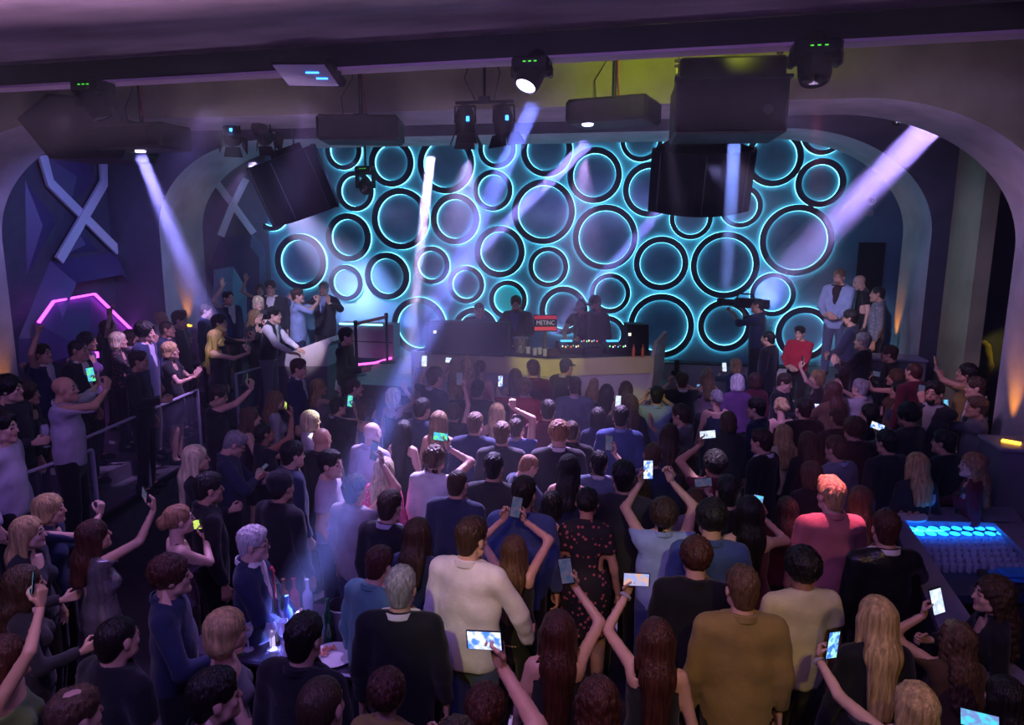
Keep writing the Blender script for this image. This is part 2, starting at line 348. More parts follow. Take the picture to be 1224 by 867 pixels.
# ================================================================== LIGHT RINGS ON THE BACK WALL
M_ring = mat('ring_band', (.010, .016, .045), .35)
M_led = mat('cyan_led', (.02, .1, .1), .4, emit=(.20, .80, 1.0), estr=5.0)
M_mirror = mat('dark_mirror', (.15, .36, .50), .18, metal=.1, bump=.02, scale=2, var=.2, vscale=2.5)
M_glow_disc = mat('teal_glow_disc', (.05, .55, .62), .25, metal=.2, emit=(.02, .5, .6), estr=.35)  # turquoise light on this disc is put in as its own glow
RINGS = [
 (326, 254, 22, 'small light ring half hidden behind the left hanging loudspeaker'), (361, 313, 33, 'light ring above the older clapping man in dark suit'),
 (415, 338, 21.5, 'small light ring right of the older clapping man'), (418, 284, 28.5, 'light ring at the lower corner of the left hanging loudspeaker'),
 (464, 330, 28, 'light ring left of the bright vertical beam, above stage barrier'), (480, 262, 36, 'large light ring just left of the bright vertical beam'),
 (426, 229, 23.5, 'light ring behind the small hanging moving head lamp'), (517, 317, 22.5, 'small light ring touching the right side of the bright vertical beam'),
 (545, 262, 30, 'light ring right of the bright vertical beam with streaked mirror'), (590, 228, 24, 'small light ring under the hanging pair of centre par lamps'),
 (598, 301, 30.5, 'light ring above the small ring and the seated man'), (558, 340, 22.5, 'small light ring directly above the bald seated man'),
 (608, 358, 23, 'turquoise glowing ring behind the man in open jacket'), (502, 389, 34, 'large light ring cut off by the left end of the booth'),
 (569, 395, 28, 'light ring behind the bald seated man'), (412, 180, 23, 'light ring at top edge above the small moving head lamp'),
 (469, 195, 28, 'top row light ring with pale streaks, left of vertical beam'), (534, 196, 35, 'large top row ring where the vertical beam starts'),
 (595, 178, 23, 'small top row ring behind the centre par lamps'), (650, 253.6, 38, 'large light ring in the middle crossed by a diagonal beam'),
 (723.5, 284, 38.5, 'large light ring left of centre right, crossed by lower diagonal beam'), (656, 319, 24, 'small light ring above the red striped laptop'),
 (711, 210, 32.5, 'light ring under the right hanging black box'), (654, 180, 31, 'top row ring left of the right hanging black box'),
 (767, 168, 25, 'small top row ring beside the big black loudspeaker box'), (777, 227, 32, 'light ring half hidden by left edge of the right loudspeaker'),
 (729.5, 350.5, 24, 'small light ring just above the man in black cap'), (674, 371, 29, 'light ring behind the headphone man'),
 (790, 315, 32, 'light ring with blue smear below the right loudspeaker'), (866, 317, 39.5, 'large light ring with pale disc reflection above the camera operator'),
 (790, 389.5, 38.5, 'large light ring behind the right end of the booth'), (866, 389, 31, 'light ring behind the camera operator, lower half of wall'),
 (826, 261, 25, 'small ring peeking out beneath the right loudspeaker'), (885, 247, 25, 'small ring peeking out right of the right loudspeaker'),
 (924.5, 189, 33.5, 'top row ring right of the big black loudspeaker box'), (983, 160, 25, 'rightmost top row ring cut off by the arch'),
 (980, 219, 28.5, 'light ring with pale reflection at far right of wall'), (951.5, 287.6, 42, 'largest light ring at right, crossed by wide violet beam'),
 (923, 352, 26, 'small light ring at the camera operator\'s lens hood'), (960, 398.5, 32, 'lowest right ring behind the boy in red'), (726, 399, 22, 'small ring behind the right monitor loudspeaker')]
EXTRA = [(775, 268, 0)]
for (px, py, rp, lab) in RINGS:
    c = at_y(px, py, YW); s = depth(c) / FPX; Ro = rp * s; t = 7.2 * s if rp > 27 else 5.8 * s; Ri = Ro - t
    rt = thing('light_ring', 'cyan edged ' + lab if 'turquoise' not in lab else lab, 'light ring', (c.x, YW, c.z), (math.pi / 2, 0, 0), 'light rings on the back wall')
    # local +z points to the hall (-Y)
    MB().lathe([(Ri, .045), (Ro, .045), (Ro, .085), (Ri, .085)], 56, closed=True).obj('band', M_ring, rt)
    MB().lathe([(Ro - .02, .016), (Ro + .004, .016), (Ro + .004, .040), (Ro - .02, .040)], 56, closed=True).obj('outer_led', M_led, rt)
    MB().lathe([(Ri - .004, .016), (Ri + .02, .016), (Ri + .02, .040), (Ri - .004, .040)], 56, closed=True).obj('inner_led', M_led, rt)
    d = MB(); d.add([(Ri * 1.02 * math.cos(2 * math.pi * k / 48), Ri * 1.02 * math.sin(2 * math.pi * k / 48), .008) for k in range(48)], [tuple(range(48))])
    d.obj('mirror_disc', M_glow_disc if 'turquoise' in lab else M_mirror, rt)
# ================================================================== FIGURES: signed distance modelling
class SDF:
    def __init__(s, lo, hi, vox):
        s.lo = np.array(lo, float); s.vox = vox; s.n = np.maximum(4, np.ceil((np.array(hi) - s.lo) / vox).astype(int) + 1)
        s.D = np.full(s.n, .5, np.float32)
    def sub(s, lo, hi):
        a = np.clip(np.floor((np.array(lo) - s.lo) / s.vox).astype(int), 0, s.n - 1); b = np.clip(np.ceil((np.array(hi) - s.lo) / s.vox).astype(int) + 1, 1, s.n)
        sl = tuple(slice(i, max(j, i + 1)) for i, j in zip(a, b))
        ax = [(s.lo[k] + s.vox * np.arange(sl[k].start, sl[k].stop)).astype(np.float32) for k in range(3)]
        return sl, ax[0][:, None, None], ax[1][None, :, None], ax[2][None, None, :]
    def put(s, sl, d, k, op):
        A = s.D[sl]
        if op == 'add':
            h = np.maximum(k - np.abs(A - d), 0) / k; s.D[sl] = np.minimum(A, d) - h * h * k * .25
        else:
            d = -d; h = np.maximum(k - np.abs(A - d), 0) / k; s.D[sl] = np.maximum(A, d) + h * h * k * .25
    def cone(s, p0, p1, r0, r1, k=.02, flat=1, front=(0, 1, 0), op='add'):
        p0 = np.array(p0, float); p1 = np.array(p1, float); m = max(r0, r1) + k + .03
        sl, X, Y, Z = s.sub(np.minimum(p0, p1) - m, np.maximum(p0, p1) + m)
        d = p1 - p0; L = max(float(d @ d), 1e-9); x, y, z = X - p0[0], Y - p0[1], Z - p0[2]
        t = np.clip((x * d[0] + y * d[1] + z * d[2]) / L, 0, 1); x = x - t * d[0]; y = y - t * d[1]; z = z - t * d[2]
        q = x * x + y * y + z * z
        if flat != 1:
            wf = x * front[0] + y * front[1] + z * front[2]; q = q + wf * wf * (1 / flat ** 2 - 1)
        s.put(sl, (np.sqrt(q) - (r0 + (r1 - r0) * t)) * (1 if flat == 1 else (1 + flat) / 2), k, op)
    def ell(s, c, r, k=.02, op='add', rot=None):
        c = np.array(c, float); r = np.array(r, float); m = max(r) + k + .03
        sl, X, Y, Z = s.sub(c - m, c + m); x, y, z = X - c[0], Y - c[1], Z - c[2]
        if rot is not None:
            Rm = np.array(rot).T; x, y, z = [Rm[i, 0] * x + Rm[i, 1] * y + Rm[i, 2] * z for i in range(3)]
        k0 = np.sqrt((x / r[0]) ** 2 + (y / r[1]) ** 2 + (z / r[2]) ** 2); k1 = np.sqrt((x / r[0] ** 2) ** 2 + (y / r[1] ** 2) ** 2 + (z / r[2] ** 2) ** 2) + 1e-6
        s.put(sl, k0 * (k0 - 1) / k1, k, op)
    def cut(s, p, n, lo=None, hi=None):
        # remove the side that n points to
        n = np.array(n, float); n /= np.linalg.norm(n); p = np.array(p, float)
        sl, X, Y, Z = s.sub(lo if lo is not None else s.lo, hi if hi is not None else s.lo + s.vox * s.n)
        s.D[sl] = np.maximum(s.D[sl], (X - p[0]) * n[0] + (Y - p[1]) * n[1] + (Z - p[2]) * n[2])
    def ripple(s, f):
        sl, X, Y, Z = s.sub(s.lo, s.lo + s.vox * s.n); s.D += f(X, Y, Z).astype(np.float32)
    def net(s):
        D = s.D; S = D < 0
        c = np.zeros(np.array(D.shape) - 1, np.int8)
        for i in (0, 1):
            for j in (0, 1):
                for k in (0, 1): c += S[i:D.shape[0] - 1 + i, j:D.shape[1] - 1 + j, k:D.shape[2] - 1 + k]
        A = np.argwhere((c > 0) & (c < 8)); n = len(A); val = {}
        for i in (0, 1):
            for j in (0, 1):
                for k in (0, 1): val[i, j, k] = D[A[:, 0] + i, A[:, 1] + j, A[:, 2] + k]
        acc = np.zeros((n, 3)); cnt = np.zeros(n)
        C = [(i, j, k) for i in (0, 1) for j in (0, 1) for k in (0, 1)]
        for a in C:
            for ax in range(3):
                if a[ax]: continue
                b = list(a); b[ax] = 1; b = tuple(b); va, vb = val[a], val[b]; m = (va < 0) != (vb < 0)
                t = np.where(m, va / np.where(m, va - vb, 1), 0); P = np.tile(np.array(a, float), (n, 1)); P[:, ax] = t
                acc[m] += P[m]; cnt += m
        V = s.lo + (A + acc / np.maximum(cnt, 1)[:, None]) * s.vox
        idx = np.full(c.shape, -1, np.int64); idx[A[:, 0], A[:, 1], A[:, 2]] = np.arange(n)
        F = []
        for ax in range(3):
            sl0 = [slice(None)] * 3; sl1 = [slice(None)] * 3; sl0[ax] = slice(0, -1); sl1[ax] = slice(1, None)
            E = np.argwhere(S[tuple(sl0)] != S[tuple(sl1)]); u, v = (ax + 1) % 3, (ax + 2) % 3
            E = E[(E[:, u] > 0) & (E[:, v] > 0) & (E[:, u] < c.shape[u]) & (E[:, v] < c.shape[v])]
            q = []
            for du, dv in ((-1, -1), (0, -1), (0, 0), (-1, 0)):
                G = E.copy(); G[:, u] += du; G[:, v] += dv; q.append(idx[G[:, 0], G[:, 1], G[:, 2]])
            Q = np.stack(q, 1); inside = S[E[:, 0], E[:, 1], E[:, 2]]; Q[~inside] = Q[~inside][:, ::-1]; F.append(Q)
        F = np.concatenate(F); F = F[(F >= 0).all(1)]
        return V, F
def mesh_np(name, V, F, mats, mi=None, smooth=True):
    me = bpy.data.meshes.new(name); me.from_pydata(V.tolist() if hasattr(V, 'tolist') else V, [], F.tolist() if hasattr(F, 'tolist') else F)
    for m in mats: me.materials.append(m)
    if mi is not None: me.polygons.foreach_set('material_index', mi)
    if smooth: me.polygons.foreach_set('use_smooth', [True] * len(me.polygons))
    me.update(); return me
def vec(*a): return np.array(a, float)
def nrm(v): v = np.array(v, float); return v / max(np.linalg.norm(v), 1e-9)

M_skin0 = mat('skin', (.60, .36, .28), .5)
M_feature = mat('dark_brow', (.04, .025, .02), .5)
M_lip = mat('lips', (.45, .16, .15), .45)
M_cloth0 = mat('cloth', (.1, .1, .12), .8)

# ------------------------------------------------ head (local origin at the head's centre, face towards +Y), open at the neck
_head = {}
def head_mesh(sex):
    if sex in _head: return _head[sex]
    f = sex == 'f'
    s = SDF((-.11, -.125, -.185), (.11, .145, .14), .0095)
    s.ell((0, -.012, .036), (.075, .096, .084), .02); s.ell((0, .034, -.03), (.057, .058, .082), .03)
    s.cone((0, .055, -.090), (0, .074, -.096), .026 if f else .031, .021 if f else .025, .03)
    s.cone((-.045, .02, -.07), (.045, .02, -.07), .02 if f else .026, .02 if f else .026, .03)
    s.cone((-.036, .083, .024), (.036, .083, .024), .010, .010, .015)
    for q in (-1, 1):
        s.ell((q * .031, .100, .004), (.019, .016, .012), .012, 'sub'); s.ell((q * .031, .081, .004), (.015, .014, .012), .004)
        s.ell((q * .079, -.004, -.004), (.011, .021, .032), .008); s.ell((q * .04, .066, -.028), (.02, .018, .018), .02)
    s.cone((0, .090, .012), (0, .105, -.026), .008, .0125, .012)
    s.cone((-.017, .086, -.058), (.017, .086, -.058), .009, .009, .006)
    s.cone((0, -.03, -.06), (0, -.045, -.25), .05 if f else .058, .052 if f else .062, .02)
    V, F = s.net(); C = V[F].mean(1); mi = np.zeros(len(F), int)
    mi[(np.abs(np.abs(C[:, 0]) - .031) < .015) & (C[:, 1] > .075) & (np.abs(C[:, 2] - .003) < .007)] = 1
    mi[(np.abs(np.abs(C[:, 0]) - .033) < .022) & (C[:, 1] > .075) & (np.abs(C[:, 2] - .030) < .006)] = 1
    mi[(np.abs(C[:, 0]) < .024) & (C[:, 1] > .085) & (np.abs(C[:, 2] + .058) < .009)] = 2
    _head[sex] = (V, F, mi); return _head[sex]

# ------------------------------------------------ hands (wrist at origin, fingers +Z, palm +Y, right hand: thumb towards -X), open at the wrist
_hand = {}
CURL = {'relaxed': (22, 28, 32, 36), 'grip': (48, 50, 52, 55), 'open': (4, 3, 3, 5), 'fist': (84, 84, 84, 84), 'point': (4, 82, 84, 86), 'flat': (12, 10, 10, 14)}
def hand_mesh(kind):
    if kind in _hand: return _hand[kind]
    s = SDF((-.085, -.05, -.012), (.075, .105, .215), .0075); k = .006
    sp = 5.5 if kind == 'open' else 2.2
    s.cone((0, 0, -.05), (0, 0, .012), .026, .024, .02, flat=.75)
    for i, (x, L, cu) in enumerate(zip((-.030, -.009, .012, .031), (.074, .082, .076, .060), CURL[kind])):
        kn = vec(x, 0, .092 - .004 * abs(i - 1)); s.cone((x * .5, 0, .012), kn, .0145, .0118, .012)
        a = R(cu); yaw = R((i - 1.4) * sp); p = kn; seg = (L * .45, L * .31, L * .26); rr = (.0098, .0088, .0078, .0066); tot = 0
        for j in range(3):
            tot += a * (.8, 1.1, .8)[j]; d = vec(math.sin(yaw) * math.cos(tot), math.sin(tot), math.cos(tot)); q = p + d * seg[j]
            s.cone(p, q, rr[j], rr[j + 1], .004); p = q
    s.ell((-.016, .008, .035), (.02, .014, .03), .012)
    if kind in ('fist', 'point'): tp = [(-.022, .004, .022), (-.042, .022, .052), (-.030, .042, .076), (-.008, .048, .084)]
    elif kind == 'grip': tp = [(-.02, .002, .02), (-.05, .022, .048), (-.052, .046, .078), (-.040, .058, .098)]
    elif kind == 'open': tp = [(-.02, 0, .02), (-.048, .008, .046), (-.068, .014, .075), (-.078, .018, .098)]
    else: tp = [(-.02, 0, .02), (-.044, .012, .05), (-.048, .024, .082), (-.044, .030, .104)]
    for j in range(3): s.cone(tp[j], tp[j + 1], (.0135, .0115, .010)[j], (.0115, .010, .008)[j], .006)
    V, F = s.net(); _hand[kind] = (V, F); return _hand[kind]

# ------------------------------------------------ poses (facing +Y, 1.75 m tall); arm = wrist, hand kind, hand direction, palm normal, elbow pole
def armv(w, kind='relaxed', hd=None, pn=None, pole=None): return dict(w=vec(*w), kind=kind, hd=hd, pn=pn, pole=pole)
DN = lambda q, x=.262, y=.05, z=.83: armv((q * x, y, z), 'relaxed', (q * .05, .1, -1), (-q, 0, 0), (q * .4, -1, 0))
POSES = {
 'down': dict(R=DN(1), L=DN(-1)),
 'down_b': dict(R=DN(1, .24, .12, .84), L=DN(-1, .28, -.02, .84), head=(0, 0, 14), step=.06),
 'pockets': dict(R=DN(1, .22, .10, .93), L=DN(-1, .22, .10, .93), head=(4, 0, -12)),
 'front': dict(R=armv((.09, .27, 1.03), 'relaxed', (-.8, .5, .1), (0, -1, .2), (.8, -.4, -.5)), L=armv((-.09, .27, 1.00), 'relaxed', (.8, .5, .1), (0, -1, .2), (-.8, -.4, -.5))),
 'clap': dict(R=armv((.06, .33, 1.27), 'flat', (-.25, .45, .85), (-1, .1, 0), (.8, -.2, -.6)), L=armv((-.06, .33, 1.25), 'flat', (.25, .45, .85), (1, .1, 0), (-.8, -.2, -.6)), head=(6, 0, 0)),
 'clap_high': dict(R=armv((.07, .34, 1.55), 'flat', (-.2, .3, 1), (-1, .1, 0), (.9, .1, -.5)), L=armv((-.07, .34, 1.53), 'flat', (.2, .3, 1), (1, .1, 0), (-.9, .1, -.5)), head=(10, 0, 0)),
 'drink': dict(R=armv((.15, .30, 1.17), 'grip', (-.3, .9, .2), (-1, -.2, 0), (.7, -.5, -.6)), L=DN(-1), head=(3, 0, 10)),
 'hold': dict(R=armv((.13, .28, 1.22), 'grip', (-.5, .5, .8), (-.6, -.6, .3), (.7, -.4, -.6)), L=armv((-.12, .27, 1.16), 'grip', (.6, .5, .5), (.7, -.5, .3), (-.7, -.4, -.6)), head=(-10, 0, 0)),
 'phone_r': dict(R=armv((.17, .36, 1.50), 'grip', (-.15, .1, 1), (-.35, -.95, .1), (.7, .2, -.8)), L=DN(-1), head=(4, 0, 4), phone='R'),
 'phone_r_high': dict(R=armv((.20, .30, 1.90), 'grip', (-.25, .05, 1), (-.3, -.95, -.1), (.9, .3, -.3)), L=DN(-1), head=(10, 0, 4), phone='R'),
 'phone_l_high': dict(L=armv((-.20, .30, 1.90), 'grip', (.25, .05, 1), (.3, -.95, -.1), (-.9, .3, -.3)), R=DN(1), head=(10, 0, 4), phone='L'),
 'phone_l': dict(L=armv((-.17, .36, 1.50), 'grip', (.15, .1, 1), (.35, -.95, .1), (-.7, .2, -.8)), R=DN(1), head=(4, 0, 4), phone='L'),
 'phone_2': dict(R=armv((.11, .36, 1.53), 'grip', (-.3, .1, 1), (-.6, -.8, 0), (.9, .1, -.6)), L=armv((-.11, .36, 1.53), 'grip', (.3, .1, 1), (.6, -.8, 0), (-.9, .1, -.6)), head=(4, 0, 0), phone='2'),
 'phone_2_high': dict(R=armv((.11, .27, 1.90), 'grip', (-.35, .1, 1), (-.6, -.8, 0), (1, .1, -.2)), L=armv((-.11, .27, 1.90), 'grip', (.35, .1, 1), (.6, -.8, 0), (-1, .1, -.2)), head=(14, 0, 0), phone='2'),
 'phone_2_low': dict(R=armv((.09, .33, 1.20), 'grip', (-.35, .5, .8), (-.4, -.7, .6), (.8, -.3, -.6)), L=armv((-.10, .31, 1.16), 'grip', (.4, .6, .6), (.5, -.4, .7), (-.8, -.3, -.6)), head=(-26, 0, 0), phone='R'),
 'fist_r': dict(R=armv((.24, .14, 1.93), 'fist', (-.1, .1, 1), (-.2, 1, 0), (1, .1, -.2)), L=DN(-1), head=(12, 0, 0)),
 'hand_r': dict(R=armv((.26, .20, 1.84), 'open', (0, .15, 1), (-.2, 1, .1), (1, .1, -.3)), L=DN(-1), head=(8, 0, 0)),
 'hands_up': dict(R=armv((.18, .22, 1.88), 'open', (-.1, .15, 1), (-.3, 1, .1), (1, .1, -.3)), L=armv((-.22, .20, 1.82), 'open', (.1, .15, 1), (.3, 1, .1), (-1, .1, -.3)), head=(10, 0, 0)),
 'point_r': dict(R=armv((.20, .40, 1.62), 'point', (-.1, .7, .8), (-.6, -.2, 0), (.8, 0, -.6)), L=DN(-1), head=(8, 0, 0)),
 'reach_r': dict(R=armv((.42, .34, 1.10), 'open', (.5, .9, 0), (-.6, .3, .5), (.7, -.6, -.4)), L=DN(-1), head=(0, 0, -16)),
 'wave_out': dict(R=armv((.48, .18, 1.42), 'open', (.6, .2, .8), (-.3, 1, 0), (.4, -.5, -.8)), L=armv((-.20, .34, 1.42), 'open', (-.2, .4, 1), (.3, 1, 0), (-.8, -.2, -.6)), head=(6, 0, 0)),
 'mix': dict(R=armv((.20, .46, 1.06), 'flat', (.1, .9, -.3), (0, 0, -1), (.8, -.4, .1)), L=armv((-.18, .40, 1.05), 'flat', (0, .9, -.3), (0, 0, -1), (-.8, -.4, .1)), lean=14, head=(-8, 0, -30)),
 'desk': dict(R=armv((.16, .36, 1.05), 'flat', (-.3, .9, -.2), (0, 0, -1), (.8, -.4, .1)), L=armv((-.16, .38, 1.05), 'flat', (.3, .9, -.2), (0, 0, -1), (-.8, -.4, .1)), lean=8, head=(-4, 0, 14)),
 'talk': dict(R=armv((.14, .30, 1.08), 'relaxed', (-.4, .8, -.2), (-.3, 0, -1), (.8, -.4, -.1)), L=DN(-1), lean=6, head=(-6, 0, 12)),
 'camera': dict(R=armv((.16, .30, 1.56), 'grip', (-.3, .6, .6), (-.9, 0, .3), (.6, .1, -.9)), L=armv((-.03, .40, 1.50), 'grip', (.3, .8, .3), (.2, 0, 1), (-.6, .1, -.9)), head=(2, 6, 0)),
 'lean': dict(R=armv((.20, .44, 1.06), 'relaxed', (-.5, .8, -.2), (-.2, 0, -1), (.7, -.5, -.2)), L=armv((-.20, .42, 1.06), 'relaxed', (.5, .8, -.2), (.2, 0, -1), (-.7, -.5, -.2)), lean=10, head=(6, 0, 0)),
 'sit': dict(R=armv((.14, .36, .86), 'relaxed', (-.3, .9, -.1), (0, 0, -1), (.7, -.5, -.2)), L=armv((-.14, .36, .86), 'relaxed', (.3, .9, -.1), (0, 0, -1), (-.7, -.5, -.2)), legs='sit', head=(0, 0, 16)),
}
def rx(a): c, s = math.cos(a), math.sin(a); return np.array([[1, 0, 0], [0, c, -s], [0, s, c]])
def ry(a): c, s = math.cos(a), math.sin(a); return np.array([[c, 0, s], [0, 1, 0], [-s, 0, c]])
def rz(a): c, s = math.cos(a), math.sin(a); return np.array([[c, -s, 0], [s, c, 0], [0, 0, 1]])
def skeleton(sex, pose):
    P = POSES[pose] if isinstance(pose, str) else pose; f = sex == 'f'; J = {}; sit = P.get('legs') == 'sit'
    dz = -.42 if sit else 0; ln = rx(-R(P.get('lean', 0))); hip = vec(0, 0, .95 + dz)
    up = lambda x, y, z: hip + ln @ vec(x, y, z - .95)
    J['up'] = up; J['ln'] = ln; J['dz'] = dz
    sw = .145 if f else .186
    for q, S in ((1, 'R'), (-1, 'L')):
        A = P[S]; w = A['w'].copy()
        raised = w[2] > 1.5
        sh = up(q * (sw - (.015 if raised else 0)), -.012 + (.02 if raised else 0), 1.425 + (.045 if raised else 0))
        if sit: w = w + vec(0, 0, 0)
        a, b = (.285, .255); d = w - sh; L = np.linalg.norm(d)
        if L > (a + b) * .985: w = sh + d / L * (a + b) * .985; d = w - sh; L = np.linalg.norm(d)
        u = d / L; po = np.array(A['pole'] if A['pole'] is not None else (q, -.5, -.3), float); po = nrm(po - u * (po @ u))
        ca = (a * a + L * L - b * b) / (2 * a * L); ca = max(-1, min(1, ca)); el = sh + u * a * ca + po * a * math.sqrt(1 - ca * ca)
        J['sh' + S], J['el' + S], J['wr' + S] = sh, el, w
        hd = nrm(A['hd'] if A['hd'] is not None else w - el); pn = np.array(A['pn'], float); pn = nrm(pn - hd * (pn @ hd)); xx = np.cross(pn, hd)
        J['hm' + S] = np.stack([xx, pn, hd], 1)   # columns: x, y(palm), z(fingers)
        st = P.get('step', 0) * q
        hj = vec(q * .088, 0, .93 + dz)
        if sit: J['leg' + S] = [hj, vec(q * .13, .42, .50), vec(q * .13, .40, .09)]
        else: J['leg' + S] = [hj, vec(q * .105, .015 + st, .50), vec(q * .115, -.02 + st * 1.6, .085)]
    J['neck'] = up(0, -.02, 1.46)
    hp, hr, hy = P.get('head', (0, 0, 0)); J['hrot'] = ln @ rz(R(hy)) @ rx(R(hp)) @ ry(R(hr))
    hb = up(0, .0, 1.53); J['head'] = hb + J['hrot'] @ vec(0, .022, .098)
    return J
def frame_front(J): return tuple(J['ln'] @ vec(0, 1, 0))
def torso(s, J, f, e=0, flare=0, hem=None, sit=False):
    up, fr = J['up'], frame_front(J); k = .05
    if f:
        s.cone(up(0, -.01, .93), up(0, -.008, 1.0), .166 + e + flare, .155 + e + flare * .8, k, .70, fr)
        s.cone(up(0, -.006, 1.0), up(0, 0, 1.14), .150 + e + flare * .6, .118 + e + flare * .3, k, .70, fr); s.cone(up(0, 0, 1.14), up(0, .002, 1.30), .118 + e + flare * .3, .134 + e, k, .66, fr)
        s.cone(up(0, .002, 1.28), up(0, -.01, 1.38), .134 + e, .12 + e, k, .62, fr)
        for q in (-1, 1): s.ell(up(q * .066, .078, 1.275), np.array((.058, .055, .056)) + e * .8, .03)
        s.cone(up(-.11, -.014, 1.415), up(.11, -.014, 1.415), .050 + e * .7, .050 + e * .7, .05)
    else:
        s.cone(up(0, -.005, .93), up(0, -.005, 1.03), .160 + e + flare, .155 + e + flare, k, .70, fr)
        s.cone(up(0, 0, 1.03), up(0, .004, 1.20), .152 + e + flare, .160 + e + flare * .5, k, .70, fr); s.cone(up(0, .004, 1.20), up(0, -.008, 1.37), .166 + e, .162 + e, k, .64, fr)
        s.cone(up(-.150, -.014, 1.43), up(.150, -.014, 1.43), .056 + e * .7, .056 + e * .7, .05)
    for q in (-1, 1): s.cone(up(q * .09, -.02, 1.44), up(0, -.025, 1.52), .045 + e * .6, .050 + e * .3, .04)
def bounds(J, m=.24):
    pts = np.array([J[k] for k in ('shR', 'shL', 'elR', 'elL', 'wrR', 'wrL', 'neck', 'head')] + J['legR'] + J['legL']); return pts.min(0) - m, pts.max(0) + m

_cache = {}
def body_mesh(sex, pose):
    key = ('b', sex, pose)
    if key in _cache: return _cache[key]
    J = skeleton(sex, pose); f = sex == 'f'; lo, hi = bounds(J); lo[2] = -.02; hi[2] = max(J['neck'][2] + .12, J['wrR'][2] + .06, J['wrL'][2] + .06)
    s = SDF(lo, hi, .025); torso(s, J, f)
    for S, q in (('R', 1), ('L', -1)):
        g = .86 if f else 1
        s.cone(J['sh' + S], J['el' + S], .050 * g, .040 * g, .03); s.cone(J['el' + S], J['wr' + S], .041 * g, .026, .012)
        a, b, c = J['leg' + S]; s.cone(a, b, .092, .06, .03); s.cone(b, c, .062, .04, .02); m_ = b * .65 + c * .35; s.cone(m_ + vec(0, -.02, .05), m_ + vec(0, -.02, -.05), .046, .042, .02)
        s.cone(c, c + vec(q * .02, .15, -.055), .036, .028, .02)
    hb = J['head'] + J['hrot'] @ vec(0, -.040, -.165); nd = nrm(J['hrot'] @ vec(0, .08, 1))
    s.cone(J['neck'], J['head'] + J['hrot'] @ vec(0, -.02, -.05), .056 if f else .062, .052 if f else .058, .03)
    V, F = s.net()
    # open the neck and the wrists, then bridge to the finer head and hands
    def openat(V, F, p, n, rad):
        c = V - p; bad = (c @ n > 0) & (np.linalg.norm(c, axis=1) < rad); return F[~bad[F].any(1)]
    F = openat(V, F, hb, nd, .115)
    for S in 'RL': F = openat(V, F, J['wr' + S], nrm(J['wr' + S] - J['el' + S]), .09)
    bm = bmesh.new(); vs = [bm.verts.new(v) for v in V]
    used = np.unique(F)
    for q in F: bm.faces.new([vs[i] for i in q])
    keep = set(used.tolist())
    for i, v in enumerate(vs):
        if i not in keep: bm.verts.remove(v)
    def attach(HV, HF, MI, p, rad):
        hv = [bm.verts.new(v) for v in HV]; us = set(np.unique(HF).tolist()); new = []
        for i, q in enumerate(HF):
            fc = bm.faces.new([hv[k] for k in q]); fc.material_index = int(MI[i]) if MI is not None else 0; new.append(fc)
        for i, v in enumerate(hv):
            if i not in us: bm.verts.remove(v)
        p = Vector(p)
        ed = [e for e in bm.edges if e.is_boundary and (e.verts[0].co - p).length < rad]
        try: bmesh.ops.bridge_loops(bm, edges=ed)
        except Exception: pass
    V2, F2, mi = head_mesh(sex); attach(V2 @ J['hrot'].T + J['head'], F2, mi, hb, .13)
    for S, q in (('R', 1), ('L', -1)):
        HV, HF = hand_mesh(POSES[pose][S]['kind']); HV = HV * (.92 if f else 1.0)
        if q < 0: HV = HV * vec(-1, 1, 1); HF = HF[:, ::-1]
        attach(HV @ J['hm' + S].T + J['wr' + S], HF, None, J['wr' + S], .06)
    me = bpy.data.meshes.new('body'); bm.normal_update(); bm.to_mesh(me); bm.free()
    for m in (M_skin0, M_feature, M_lip): me.materials.append(m)
    me.polygons.foreach_set('use_smooth', [True] * len(me.polygons))
    _cache[key] = me; return me

